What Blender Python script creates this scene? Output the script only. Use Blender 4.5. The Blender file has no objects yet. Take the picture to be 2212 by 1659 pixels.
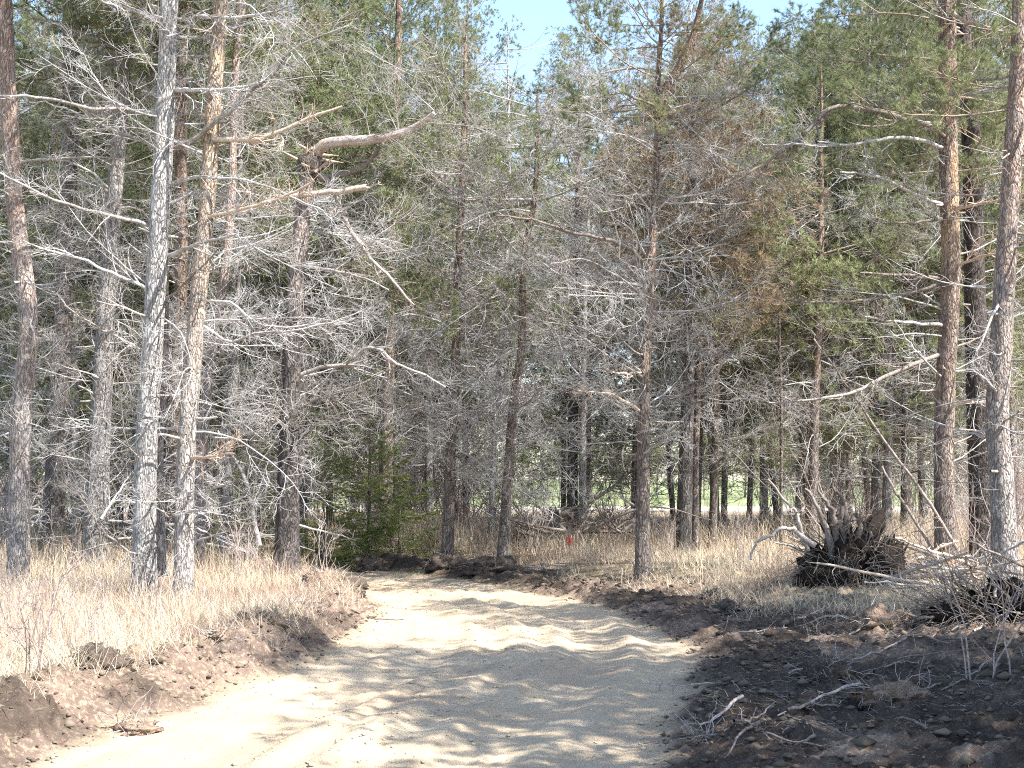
import bpy, math, random
import numpy as np
from mathutils import Vector, Matrix

# ------------------------------------------------------------------ camera, sky, sun, exposure
scene = bpy.context.scene
FPX, HORIZ, CAMH = 1300.0, 480.0, 1.6
PITCH = math.atan((HORIZ - 384.0) / FPX)
cam = bpy.data.cameras.new('camera')
cam.sensor_fit = 'HORIZONTAL'; cam.sensor_width = 36.0
cam.lens = 36.0 * FPX / 1024.0
cam.clip_start = 0.1; cam.clip_end = 3000.0
camo = bpy.data.objects.new('camera', cam)
scene.collection.objects.link(camo)
camo.location = (0, 0, CAMH)
camo.rotation_euler = (math.pi / 2 + PITCH, 0, 0)
scene.camera = camo

SUN_AZ, SUN_EL = math.radians(123), math.radians(47)      # azimuth clockwise from +Y
world = bpy.data.worlds.new('World'); scene.world = world
world.use_nodes = True
wn = world.node_tree.nodes; wl = world.node_tree.links
sky = wn.new('ShaderNodeTexSky'); sky.sky_type = 'NISHITA'; sky.sun_disc = False
sky.sun_elevation = SUN_EL; sky.sun_rotation = SUN_AZ
sky.air_density = 1.0; sky.dust_density = 0.6; sky.ozone_density = 1.2
wl.new(sky.outputs[0], wn['Background'].inputs[0])
wn['Background'].inputs[1].default_value = 0.15

sl = bpy.data.lights.new('sun', 'SUN'); sl.energy = 5.0; sl.angle = math.radians(0.5)
sl.color = (1.0, 0.97, 0.915)
so = bpy.data.objects.new('sun', sl); scene.collection.objects.link(so)
S = Vector((math.sin(SUN_AZ) * math.cos(SUN_EL), math.cos(SUN_AZ) * math.cos(SUN_EL), math.sin(SUN_EL)))
so.rotation_euler = (-S).to_track_quat('-Z', 'Y').to_euler()

scene.view_settings.view_transform = 'Standard'
scene.view_settings.look = 'None'
scene.view_settings.exposure = 1.6
scene.view_settings.gamma = 1.0
scene.view_settings.use_curve_mapping = False
scene.render.engine = 'CYCLES'
scene.cycles.filter_width = 1.1
scene.cycles.use_denoising = False
scene.cycles.max_bounces = 6
scene.cycles.diffuse_bounces = 3
scene.cycles.transparent_max_bounces = 8

# ------------------------------------------------------------------ helpers
rng = np.random.default_rng(7)
random.seed(7)
COL = scene.collection
D2P = 1024.0 / 2212.0           # my measuring sheet of the photograph is 2212 wide


def unproj(xd, yd, Y):
    xp, yp = xd * D2P, yd * D2P
    a = (xp - 512.0) / FPX; e = (384.0 - yp) / FPX
    cy = math.cos(PITCH) - e * math.sin(PITCH)
    cz = math.sin(PITCH) + e * math.cos(PITCH)
    return np.array([a * Y / cy, Y, CAMH + cz / cy * Y])


def px2m(wd, Y):
    return wd * D2P / FPX * Y


_NT = rng.random((256, 256))


def noise2(x, y):
    x = np.asarray(x, float); y = np.asarray(y, float)
    xi = np.floor(x).astype(int); yi = np.floor(y).astype(int)
    fx = x - xi; fy = y - yi
    fx = fx * fx * (3 - 2 * fx); fy = fy * fy * (3 - 2 * fy)
    a = _NT[xi & 255, yi & 255]; b = _NT[(xi + 1) & 255, yi & 255]
    c = _NT[xi & 255, (yi + 1) & 255]; d = _NT[(xi + 1) & 255, (yi + 1) & 255]
    return (a * (1 - fx) + b * fx) * (1 - fy) + (c * (1 - fx) + d * fx) * fy


def fbm(x, y, o=4):
    s = 0; a = 0.5; n = 0
    for i in range(o):
        s = s + a * noise2(x * 2 ** i + 17.3 * i, y * 2 ** i + 5.1 * i); n += a; a *= 0.5
    return s / n - 0.5           # about -0.5 .. 0.5


def sstep(x, a, b):
    t = np.clip((x - a) / (b - a), 0, 1)
    return t * t * (3 - 2 * t)


def build_mesh(name, V, quads=None, tris=None, mats=(), qm=None, tm=None, smooth=True):
    me = bpy.data.meshes.new(name)
    V = np.asarray(V, np.float32).reshape(-1, 3)
    nq = 0 if quads is None else len(quads); nt = 0 if tris is None else len(tris)
    me.vertices.add(len(V)); me.vertices.foreach_set('co', V.ravel())
    me.loops.add(nq * 4 + nt * 3); me.polygons.add(nq + nt)
    li = []
    if nq: li.append(np.asarray(quads, np.int32).ravel())
    if nt: li.append(np.asarray(tris, np.int32).ravel())
    me.loops.foreach_set('vertex_index', np.concatenate(li))
    st = np.concatenate([np.arange(nq) * 4, nq * 4 + np.arange(nt) * 3]).astype(np.int32)
    me.polygons.foreach_set('loop_start', st)
    mi = np.zeros(nq + nt, np.int32)
    if qm is not None and nq: mi[:nq] = qm
    if tm is not None and nt: mi[nq:] = tm
    for m in mats: me.materials.append(m)
    me.polygons.foreach_set('material_index', mi)
    me.polygons.foreach_set('use_smooth', np.full(nq + nt, smooth))
    me.update(calc_edges=True); me.validate()
    return me


def add_attr(me, name, vals):
    at = me.attributes.new(name, 'FLOAT', 'POINT')
    at.data.foreach_set('value', np.asarray(vals, np.float32))


def obj(name, me, parent=None, loc=None, rot=None, sc=None):
    o = bpy.data.objects.new(name, me); COL.objects.link(o)
    if parent is not None: o.parent = parent
    if loc is not None: o.location = [float(v) for v in loc]
    if rot is not None: o.rotation_euler = [float(v) for v in rot]
    if sc is not None: o.scale = (sc, sc, sc) if np.isscalar(sc) else sc
    return o


def tag(o, label=None, cat=None, group=None, kind=None):
    if label: o['label'] = label
    if cat: o['category'] = cat
    if group: o['group'] = group
    if kind: o['kind'] = kind
    return o


def thing(name, label, cat, loc, group=None, rotz=0.0):
    o = bpy.data.objects.new(name, None); COL.objects.link(o)
    o.location = [float(v) for v in loc]; o.rotation_euler = (0, 0, rotz)
    o.empty_display_size = 0.2
    return tag(o, label, cat, group)


def norm(v):
    return v / np.maximum(np.linalg.norm(v, axis=-1, keepdims=True), 1e-9)


def tubes(P, R, sides=3):
    """many tubes at once: P (M,K,3), R (M,K) -> verts, quads"""
    P = np.asarray(P, float); R = np.asarray(R, float)
    M, K, _ = P.shape
    T = np.gradient(P, axis=1); T = norm(T)
    mean = norm(P[:, -1] - P[:, 0] + 1e-6)
    ref = np.zeros((M, 3)); ax = np.argmin(np.abs(mean), axis=1); ref[np.arange(M), ax] = 1
    U = norm(np.cross(T, ref[:, None, :])); W = np.cross(T, U)
    ang = np.arange(sides) * 2 * math.pi / sides
    V = P[:, :, None, :] + R[:, :, None, None] * (np.cos(ang)[None, None, :, None] * U[:, :, None, :] + np.sin(ang)[None, None, :, None] * W[:, :, None, :])
    base = (np.arange(M) * K * sides)[:, None, None] + (np.arange(K - 1) * sides)[None, :, None]
    i = np.arange(sides)[None, None, :]; j = (np.arange(sides) + 1) % sides
    j = j[None, None, :]
    Q = np.stack([base + i, base + j, base + sides + j, base + sides + i], -1)
    return V.reshape(-1, 3), Q.reshape(-1, 4)


class MB:
    def __init__(s): s.V = []; s.Q = []; s.T = []; s.qm = []; s.tm = []; s.n = 0
    def add(s, V, Q=None, T=None, mat=0):
        V = np.asarray(V).reshape(-1, 3)
        if Q is not None and len(Q): s.Q.append(np.asarray(Q) + s.n); s.qm.append(np.full(len(Q), mat))
        if T is not None and len(T): s.T.append(np.asarray(T) + s.n); s.tm.append(np.full(len(T), mat))
        s.V.append(V); s.n += len(V)
    def arrays(s):
        V = np.concatenate(s.V)
        Q = np.concatenate(s.Q) if s.Q else np.zeros((0, 4), int); qm = np.concatenate(s.qm) if s.Q else np.zeros(0, int)
        T = np.concatenate(s.T) if s.T else np.zeros((0, 3), int); tm = np.concatenate(s.tm) if s.T else np.zeros(0, int)
        return V, Q, T, qm, tm
    def mesh(s, name, mats, smooth=True):
        V, Q, T, qm, tm = s.arrays()
        return build_mesh(name, V, Q, T, mats, qm, tm, smooth)


def resample(pts, K, jitter=0.0, rg=rng):
    pts = np.asarray(pts, float)
    d = np.r_[0, np.cumsum(np.linalg.norm(np.diff(pts, axis=0), axis=1))]
    # Catmull-Rom through the points
    pp = np.vstack([2 * pts[0] - pts[1], pts, 2 * pts[-1] - pts[-2]])
    out = []
    for t in np.linspace(0, d[-1] * 0.99999, K):
        i = min(np.searchsorted(d, t, 'right') - 1, len(pts) - 2)
        u = (t - d[i]) / max(d[i + 1] - d[i], 1e-9)
        a, b, c, e = pp[i], pp[i + 1], pp[i + 2], pp[i + 3]
        out.append(0.5 * ((2 * b) + (-a + c) * u + (2 * a - 5 * b + 4 * c - e) * u * u + (-a + 3 * b - 3 * c + e) * u ** 3))
    out = np.array(out)
    if jitter: out[1:] += rg.normal(0, jitter, (K - 1, 3))
    return out


# ------------------------------------------------------------------ materials
def new_mat(name, rough=0.9):
    m = bpy.data.materials.new(name); m.use_nodes = True
    nt = m.node_tree; b = nt.nodes['Principled BSDF']
    b.inputs['Roughness'].default_value = rough
    b.inputs['Specular IOR Level'].default_value = 0.15
    return m, nt, b


def N(nt, typ, **kw):
    n = nt.nodes.new(typ)
    for k, v in kw.items():
        if k.startswith('i_'):
            key = k[2:]
            key = int(key) if key.isdigit() else key.replace('_', ' ')
            n.inputs[key].default_value = v
        else: setattr(n, k, v)
    return n


def mixc(nt, fac, a, b, mode='MIX'):
    n = nt.nodes.new('ShaderNodeMix'); n.data_type = 'RGBA'; n.blend_type = mode
    for sock, v in ((0, fac), (6, a), (7, b)):
        if hasattr(v, 'is_linked'): nt.links.new(v, n.inputs[sock])
        elif isinstance(v, (int, float)): n.inputs[sock].default_value = v
        else: n.inputs[sock].default_value = (*v, 1)
    return n.outputs[2]


def mrange(nt, v, a, b, c=0.0, d=1.0):
    n = nt.nodes.new('ShaderNodeMapRange'); nt.links.new(v, n.inputs[0])
    for i, x in enumerate((a, b, c, d)): n.inputs[i + 1].default_value = x
    return n.outputs[0]


def bark(name, low, up, z0, z1, crack=(0.05, 0.04, 0.035), patch=None, patch_at=0.55, light=(0.5, 0.48, 0.45)):
    m, nt, b = new_mat(name, 0.95)
    L = nt.links
    tc = N(nt, 'ShaderNodeTexCoord'); sep = N(nt, 'ShaderNodeSeparateXYZ'); L.new(tc.outputs['Object'], sep.inputs[0])
    mp = N(nt, 'ShaderNodeMapping'); mp.inputs['Scale'].default_value = (1, 1, 0.3); L.new(tc.outputs['Object'], mp.inputs[0])
    ns = N(nt, 'ShaderNodeTexNoise', i_Scale=3.0, i_Detail=5.0); L.new(tc.outputs['Object'], ns.inputs['Vector'])
    warp = N(nt, 'ShaderNodeTexNoise', i_Scale=9.0, i_Detail=3.0); L.new(mp.outputs[0], warp.inputs['Vector'])
    wm = N(nt, 'ShaderNodeVectorMath', operation='MULTIPLY_ADD'); L.new(warp.outputs['Color'], wm.inputs[0])
    wm.inputs[1].default_value = (0.2, 0.2, 0.2); L.new(mp.outputs[0], wm.inputs[2])
    vo = N(nt, 'ShaderNodeTexVoronoi', feature='DISTANCE_TO_EDGE', i_Scale=23.0); L.new(wm.outputs[0], vo.inputs['Vector'])
    vc = N(nt, 'ShaderNodeTexVoronoi', i_Scale=23.0); L.new(wm.outputs[0], vc.inputs['Vector'])
    zz = N(nt, 'ShaderNodeMath', operation='MULTIPLY_ADD'); L.new(ns.outputs[0], zz.inputs[0]); zz.inputs[1].default_value = 4.0; L.new(sep.outputs[2], zz.inputs[2])
    hf = mrange(nt, zz.outputs[0], z0 + 2, z1 + 2)
    base = mixc(nt, hf, low, up)
    cell = N(nt, 'ShaderNodeSeparateColor'); L.new(vc.outputs['Color'], cell.inputs[0])
    cf = mrange(nt, cell.outputs[0], 0.35, 1.0, 0.0, 0.5)
    base = mixc(nt, cf, base, light)
    cf2 = mrange(nt, cell.outputs[1], 0.6, 1.0, 0.0, 0.7)
    base = mixc(nt, cf2, base, tuple(c * 0.45 for c in low))
    if patch:
        pn = N(nt, 'ShaderNodeTexNoise', i_Scale=1.6, i_Detail=4.0); L.new(mp.outputs[0], pn.inputs['Vector'])
        pf = mrange(nt, pn.outputs[0], patch_at, patch_at + 0.05)
        base = mixc(nt, pf, base, patch)
    edge = mrange(nt, vo.outputs[0], 0.0, 0.08, 0.6, 0.0)
    fine = N(nt, 'ShaderNodeTexNoise', i_Scale=60.0, i_Detail=3.0); L.new(mp.outputs[0], fine.inputs['Vector'])
    base = mixc(nt, edge, base, crack)
    base = mixc(nt, 0.35, base, mixc(nt, mrange(nt, fine.outputs[0], 0.3, 0.7), (0.25, 0.25, 0.25), (1.6, 1.6, 1.6)), 'MULTIPLY')
    L.new(base, b.inputs['Base Color'])
    hm = N(nt, 'ShaderNodeMath', operation='MULTIPLY_ADD'); L.new(mrange(nt, vo.outputs[0], 0, 0.18), hm.inputs[0]); hm.inputs[1].default_value = 1.0; L.new(fine.outputs[0], hm.inputs[2])
    bp = N(nt, 'ShaderNodeBump', i_Strength=1.0, i_Distance=0.02); L.new(hm.outputs[0], bp.inputs['Height']); L.new(bp.outputs[0], b.inputs['Normal'])
    return m


def twig_mat(name, cols, scale=1.3):
    m, nt, b = new_mat(name, 0.9); L = nt.links
    tc = N(nt, 'ShaderNodeTexCoord'); oi = N(nt, 'ShaderNodeObjectInfo')
    ns = N(nt, 'ShaderNodeTexNoise', i_Scale=scale, i_Detail=4.0); L.new(tc.outputs['Object'], ns.inputs['Vector'])
    ad = N(nt, 'ShaderNodeMath', operation='MULTIPLY_ADD'); L.new(oi.outputs['Random'], ad.inputs[0]); ad.inputs[1].default_value = 0.5; L.new(ns.outputs[0], ad.inputs[2])
    cr = N(nt, 'ShaderNodeValToRGB'); L.new(mrange(nt, ad.outputs[0], 0.35, 1.15), cr.inputs[0])
    el = cr.color_ramp.elements
    el[0].color = (*cols[0], 1); el[1].color = (*cols[-1], 1)
    for i, c in enumerate(cols[1:-1]):
        e = el.new((i + 1) / (len(cols) - 1)); e.color = (*c, 1)
    f = N(nt, 'ShaderNodeTexNoise', i_Scale=45.0, i_Detail=2.0); L.new(tc.outputs['Object'], f.inputs['Vector'])
    col = mixc(nt, 0.6, cr.outputs[0], mixc(nt, mrange(nt, f.outputs[0], 0.35, 0.65), (0.45, 0.42, 0.4), (1.35, 1.35, 1.35)), 'MULTIPLY')
    L.new(col, b.inputs['Base Color'])
    return m


def needle_mat(name, c0, c1, trans=0.35):
    m, nt, b = new_mat(name, 0.55); L = nt.links
    b.inputs['Specular IOR Level'].default_value = 0.3
    tc = N(nt, 'ShaderNodeTexCoord'); oi = N(nt, 'ShaderNodeObjectInfo')
    ns = N(nt, 'ShaderNodeTexNoise', i_Scale=2.2, i_Detail=3.0); L.new(tc.outputs['Object'], ns.inputs['Vector'])
    ad = N(nt, 'ShaderNodeMath', operation='MULTIPLY_ADD'); L.new(oi.outputs['Random'], ad.inputs[0]); ad.inputs[1].default_value = 0.6; L.new(ns.outputs[0], ad.inputs[2])
    col = mixc(nt, mrange(nt, ad.outputs[0], 0.3, 1.1), c0, c1)
    L.new(col, b.inputs['Base Color'])
    tr = N(nt, 'ShaderNodeBsdfTranslucent'); L.new(col, tr.inputs[0])
    mx = N(nt, 'ShaderNodeMixShader'); mx.inputs[0].default_value = trans
    L.new(b.outputs[0], mx.inputs[1]); L.new(tr.outputs[0], mx.inputs[2])
    L.new(mx.outputs[0], nt.nodes['Material Output'].inputs[0])
    return m


BARK = {
    'pale': bark('bark_pale', (0.40, 0.38, 0.36), (0.50, 0.46, 0.42), 2, 8, light=(0.6, 0.58, 0.56), crack=(0.12, 0.1, 0.09)),
    'tan': bark('bark_tan', (0.40, 0.37, 0.35), (0.46, 0.33, 0.22), 1.5, 5, light=(0.55, 0.48, 0.42), crack=(0.12, 0.09, 0.07)),
    'pink': bark('bark_pink', (0.34, 0.31, 0.29), (0.42, 0.29, 0.23), 1, 6, light=(0.5, 0.45, 0.43), crack=(0.09, 0.07, 0.06)),
    'grey': bark('bark_grey', (0.25, 0.235, 0.225), (0.36, 0.31, 0.28), 3, 8, light=(0.42, 0.4, 0.38), crack=(0.06, 0.05, 0.045)),
    'dark': bark('bark_dark', (0.13, 0.115, 0.105), (0.2, 0.16, 0.135), 2, 7, light=(0.25, 0.23, 0.22), crack=(0.03, 0.026, 0.022)),
    'brown': bark('bark_brown', (0.17, 0.145, 0.13), (0.29, 0.2, 0.145), 1, 5, light=(0.34, 0.28, 0.25), crack=(0.045, 0.035, 0.03)),
    'black': bark('bark_in_shade', (0.085, 0.072, 0.066), (0.15, 0.115, 0.1), 3, 8, light=(0.15, 0.13, 0.12), crack=(0.02, 0.017, 0.015)),  # bark colour taken down to hold the shade this trunk stands in
    'shaded_snag': bark('bark_shaded_snag', (0.085, 0.075, 0.07), (0.42, 0.34, 0.3), 3.0, 4.8, light=(0.24, 0.21, 0.2), crack=(0.03, 0.026, 0.022)),  # dark lower colour paints the shade over the snapped trunk's lower part
    'orange': bark('bark_orange', (0.2, 0.17, 0.155), (0.31, 0.225, 0.18), 0.5, 4, light=(0.42, 0.34, 0.3), crack=(0.05, 0.035, 0.03), patch=(0.44, 0.30, 0.20), patch_at=0.53),
}
M_DEAD = twig_mat('dead_twig', [(0.19, 0.15, 0.12), (0.36, 0.34, 0.32), (0.47, 0.46, 0.45), (0.25, 0.22, 0.2), (0.45, 0.435, 0.42)])
M_LIVE = twig_mat('live_twig', [(0.16, 0.12, 0.09), (0.3, 0.25, 0.2), (0.36, 0.28, 0.2)])
M_DARKTWIG = twig_mat('dark_twig', [(0.1, 0.085, 0.075), (0.2, 0.165, 0.14), (0.28, 0.25, 0.23)])
M_NEED = needle_mat('pine_needles', (0.135, 0.17, 0.082), (0.28, 0.30, 0.152))
M_NEED_B = needle_mat('browning_needles', (0.17, 0.155, 0.09), (0.30, 0.225, 0.15))
M_BUSH = needle_mat('bush_leaves', (0.13, 0.17, 0.05), (0.24, 0.26, 0.09))
M_SPRUCE = needle_mat('spruce_needles', (0.11, 0.165, 0.045), (0.28, 0.31, 0.095))
M_STICK = twig_mat('stick_bark', [(0.16, 0.12, 0.1), (0.36, 0.31, 0.28), (0.46, 0.42, 0.39)])
M_PEELED = twig_mat('peeled_wood', [(0.44, 0.30, 0.18), (0.55, 0.46, 0.38), (0.5, 0.36, 0.27)])
M_FARTWIG = twig_mat('far_twig', [(0.2, 0.17, 0.15), (0.3, 0.27, 0.25), (0.38, 0.35, 0.33)])
M_TOP = twig_mat('flaking_top_bark', [(0.30, 0.17, 0.11), (0.44, 0.36, 0.31), (0.5, 0.44, 0.4), (0.36, 0.3, 0.27)], 7.0)
M_STEM = twig_mat('shrub_stem', [(0.2, 0.14, 0.12), (0.36, 0.29, 0.27), (0.45, 0.4, 0.38)])

# ------------------------------------------------------------------ terrain
_cl = np.array([(-2.9, -14), (-2.2, -2), (-1.55, 3), (-0.97, 7.15), (-0.69, 8.8), (-0.16, 11), (-0.02, 12.8), (-0.03, 14.5), (-0.25, 16.2), (-0.85, 18.2),
                (-1.75, 20.2), (-2.9, 22.1), (-4.4, 23.7), (-7.0, 25.2), (-12, 26.8), (-24, 29.5)], float)
_hwv = np.array([1.75, 1.75, 1.72, 1.70, 1.72, 1.66, 1.70, 1.55, 1.38, 1.22, 1.12, 1.1, 1.1, 1.15, 1.2, 1.2])
_c3 = resample(np.c_[_cl, np.zeros(len(_cl))], 420)[:, :2]
_ss = np.r_[0, np.cumsum(np.linalg.norm(np.diff(_c3, axis=0), axis=1))]
_cd = np.r_[0, np.cumsum(np.linalg.norm(np.diff(_cl, axis=0), axis=1))]
_hw = np.interp(_ss, _cd / _cd[-1] * _ss[-1], _hwv)
_tg = norm(np.gradient(_c3, axis=0))
GX0, GX1, GY0, GY1, GS = -30.0, 20.0, -12.0, 40.0, 0.1
_gx = np.arange(GX0, GX1 + GS / 2, GS); _gy = np.arange(GY0, GY1 + GS / 2, GS)
_PX, _PY = np.meshgrid(_gx, _gy, indexing='ij')
_flat = np.c_[_PX.ravel(), _PY.ravel()]
_t = np.empty(len(_flat)); _s = np.empty(len(_flat)); _h = np.empty(len(_flat))
for i in range(0, len(_flat), 20000):
    q = _flat[i:i + 20000]
    d2 = ((q[:, None, :] - _c3[None]) ** 2).sum(-1)
    k = d2.argmin(1)
    v = q - _c3[k]; tg = _tg[k]
    _t[i:i + 20000] = v[:, 0] * tg[:, 1] - v[:, 1] * tg[:, 0]
    sg = np.sign(_t[i:i + 20000]); _t[i:i + 20000] = sg * np.sqrt(d2[np.arange(len(q)), k])
    _s[i:i + 20000] = _ss[k] + (v * tg).sum(1); _h[i:i + 20000] = _hw[k]
_t = _t.reshape(_PX.shape); _s = _s.reshape(_PX.shape); _h = _h.reshape(_PX.shape)


def road_coords(x, y):
    """signed distance from the track's middle (right positive), length along it, its half width"""
    fx = np.clip((np.asarray(x, float) - GX0) / GS, 0, len(_gx) - 1.001); fy = np.clip((np.asarray(y, float) - GY0) / GS, 0, len(_gy) - 1.001)
    i = fx.astype(int); j = fy.astype(int); u = fx - i; v = fy - j
    def g(A): return (A[i, j] * (1 - u) + A[i + 1, j] * u) * (1 - v) + (A[i, j + 1] * (1 - u) + A[i + 1, j + 1] * u) * v
    t, s, h = g(_t), g(_s), g(_h)
    far = (y > GY1 - 1) | (x < GX0 + 1) | (x > GX1 - 1)
    t = np.where(far, np.where(x < -12, -30, 30), t)
    return t, s, h


def edge_dist(x, y):
    t, s, h = road_coords(x, y)
    h = h + 0.22 * fbm(x * 1.3, y * 1.3, 3) + 0.10 * fbm(x * 6, y * 6, 2)
    return t, s, h, np.abs(t) - h


def height(x, y, fine=True):
    x = np.asarray(x, float); y = np.asarray(y, float)
    t, s, h, a = edge_dist(x, y)
    far = sstep(y, 30, 60)
    z = 0.25 * fbm(x * 0.16, y * 0.16, 3) * sstep(a, 0.3, 4) * (1 - far) + 0.5 * fbm(x * 0.02, y * 0.02, 2) * far
    left = t < 0
    z = z + np.where(left, 0.20 * sstep(a, 0.0, 0.9), 0.30 * sstep(a, 0.1, 3.0)) * (1 - far)
    # spoil thrown up along the edges
    lump = np.clip(fbm(x * 1.7, y * 1.7, 3) + 0.42, 0, 1)
    z = z + np.where(left, 0.20, 0.13 + 0.10 * sstep(y, 17, 20)) * np.exp(-((a - 0.45) / 0.30) ** 2) * lump * (1 - far)
    # ruts, windrow and washboard of the track
    ins = 1 - sstep(a, -0.25, 0.1)
    wob = 0.28 * fbm(s * 0.35, 3.0, 2)
    zr = -0.05 * np.exp(-((t + 0.78 + wob) / 0.25) ** 2) - 0.05 * np.exp(-((t - 0.72 + wob) / 0.25) ** 2)
    zr = zr + 0.085 * np.exp(-((t + 0.02 + 1.6 * wob) / 0.16) ** 2) + 0.06 * np.exp(-((t - 0.38 + wob) / 0.09) ** 2) + 0.05 * np.exp(-((t + 0.45 + 0.5 * wob) / 0.1) ** 2)
    zr = zr + 0.05 * np.exp(-((t - 1.1 + wob) / 0.12) ** 2)
    zr = zr * (0.6 + 1.4 * np.clip(fbm(s * 0.6 + 9, t * 0.7, 2) + 0.5, 0, 1))
    rutm = np.exp(-((t + 0.78 + wob) / 0.24) ** 2) + np.exp(-((t - 0.72 + wob) / 0.24) ** 2)
    tread = rutm * np.maximum(np.sin((s + 0.35 * np.abs((t * 4) % 1 - 0.5)) * 6.283 / 0.17), -0.3) * 0.009 * np.clip(fbm(s * 0.7 + 31, t * 0.8, 2) * 3 + 0.6, 0, 1)
    zr = 0.42 * zr + tread + 0.05 * fbm(t * 0.6 + 3, s * 0.8, 2) + 0.022 * fbm(t * 2.2, s * 2.6, 3) + 0.04 * fbm(t * 8 + 6 * wob, s * 0.5, 3) + 0.012 * fbm(t * 3 + 70, s * 5, 2)
    z = z + zr * ins
    if fine:
        churn = np.where(left, 1.3 * (1 - sstep(a, 0.6, 1.2)), (1 - sstep(a, 3.5, 6)) * np.where(y < 18, 1.0, 1 - sstep(a, 0.8, 1.6))) * sstep(a, -0.1, 0.25)
        z = z + churn * (0.26 * np.abs(fbm(x * 1.6 + 7, y * 1.6, 3)) + 0.16 * fbm(x * 4, y * 4, 3) + 0.13 * np.abs(fbm(x * 9, y * 9, 3)) + 0.07 * fbm(x * 19, y * 19, 3))
        crumb = ins * (np.exp(-((t + 0.02 + 1.6 * wob) / 0.35) ** 2) + 0.12 + 0.8 * sstep(a, -0.6, 0))
        z = z + crumb * 0.028 * fbm(x * 16, y * 16, 3) + ins * 0.008 * fbm(x * 32, y * 32, 2)
        z = z + (1 - ins) * (1 - far) * 0.04 * fbm(x * 9, y * 9, 3)
    return z


def hz(x, y):
    return float(height(np.array([x]), np.array([y]))[0])


def span(a, b, s0, grow, smax):
    out = [a]; s = s0
    while out[-1] < b:
        out.append(out[-1] + s); s = min(s * grow, smax)
    return out


xs_mid = np.arange(-6.2, 6.4, 0.03)
xr_ = np.array(span(6.4, 700, 0.05, 1.07, 40)); xl_ = -np.array(span(6.2 + 0.03, 700, 0.05, 1.07, 40))[::-1]
xs = np.concatenate([xl_, xs_mid, xr_])
ys = np.concatenate([np.linspace(-40, 5.8, 22), np.array(span(6.0, 26, 0.026, 1.0027, 0.1)), ])
ys = np.concatenate([ys, np.array(span(ys[-1] + 0.1, 1500, 0.1, 1.06, 60))])
GXm, GYm = np.meshgrid(xs, ys, indexing='ij')
X = GXm.ravel(); Yv = GYm.ravel()
Zv = height(X, Yv)
tt, sv, hh, aa = edge_dist(X, Yv)
nx, ny = len(xs), len(ys)
ii = (np.arange(nx - 1)[:, None] * ny + np.arange(ny - 1)[None, :])
QD = np.stack([ii, ii + ny, ii + ny + 1, ii + 1], -1).reshape(-1, 4)
left = tt < 0
n1 = fbm(X * 2.1, Yv * 2.1, 4); n2 = fbm(X * 0.6 + 40, Yv * 0.6, 3)
w_sand = (1 - sstep(aa + 0.25 * n1, -0.18, 0.12)) * (Yv < 40)
w_red = np.where(left, (1 - sstep(aa + 0.8 * n1, 0.45, 1.1)), (1 - sstep(aa + 1.5 * n1 - np.interp(Yv, [11, 14], [3.6, 0.3]), 0.9, 2.4)) * (Yv < 19)) * (1 - w_sand) * (Yv < 40)
w_dark = np.where(left, 0.85 * sstep(n1 + 0.6 * n2, 0.0, 0.14) * (1 - sstep(aa, 0.6, 1.2)),
                  np.where(Yv < 17.5, sstep(n1 + n2, -0.42, -0.08) * (1 - sstep(aa + n2 - np.interp(Yv, [11, 13.5], [3.6, 0.0]), 0.9, 2.2)), (1 - sstep(aa + 0.8 * n1, 0.55, 1.0)) * sstep(n2 + n1, -0.3, 0.05))) * sstep(aa, -0.05, 0.25) * (Yv < 40)
fldn = fbm(X * 0.05, Yv * 0.05, 3)
w_field = sstep(Yv + 16 * fldn, 60, 66)
w_track = sstep(Yv + 6 * fldn, 62, 64) * (1 - sstep(Yv + 6 * fldn, 74, 77))
ground_mat, nt, b = new_mat('ground_earth', 0.97)
L = nt.links
tc = N(nt, 'ShaderNodeTexCoord')


def att(n):
    return N(nt, 'ShaderNodeAttribute', attribute_name=n).outputs['Fac']


def gn(scale, det=5.0, rough=0.6):
    n = N(nt, 'ShaderNodeTexNoise', i_Scale=scale, i_Detail=det, i_Roughness=rough); L.new(tc.outputs['Object'], n.inputs['Vector']); return n.outputs[0]


straw = mixc(nt, mrange(nt, gn(3.0), 0.35, 0.7), (0.26, 0.2, 0.13), (0.46, 0.38, 0.23))
straw = mixc(nt, mrange(nt, gn(22.0), 0.45, 0.65), straw, (0.15, 0.11, 0.08))
fcol = mixc(nt, mrange(nt, gn(0.15), 0.3, 0.7), (0.18, 0.215, 0.09), (0.28, 0.30, 0.15))
fcol = mixc(nt, att('w_track'), fcol, (0.55, 0.49, 0.4))
gcol = mixc(nt, att('w_field'), straw, fcol)
red = mixc(nt, mrange(nt, gn(5.0), 0.35, 0.7), (0.15, 0.105, 0.08), (0.28, 0.2, 0.155))
red = mixc(nt, mrange(nt, gn(30.0), 0.5, 0.68), red, (0.42, 0.34, 0.24))
gcol = mixc(nt, att('w_red'), gcol, red)
dark = mixc(nt, mrange(nt, gn(7.0), 0.35, 0.7), (0.046, 0.034, 0.027), (0.115, 0.085, 0.066))
dark = mixc(nt, mrange(nt, gn(38.0), 0.57, 0.7), dark, (0.2, 0.15, 0.11))
gcol = mixc(nt, att('w_dark'), gcol, dark)
sand = mixc(nt, mrange(nt, gn(1.6), 0.3, 0.7), (0.52, 0.40, 0.265), (0.63, 0.51, 0.36))
sand = mixc(nt, mrange(nt, gn(60.0, 3.0), 0.35, 0.7), mixc(nt, 0.25, sand, (0.3, 0.23, 0.16)), sand)
sand = mixc(nt, mrange(nt, gn(0.7), 0.5, 0.68), sand, (0.50, 0.37, 0.25))
gcol = mixc(nt, att('w_sand'), gcol, sand)
L.new(gcol, b.inputs['Base Color'])
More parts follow.
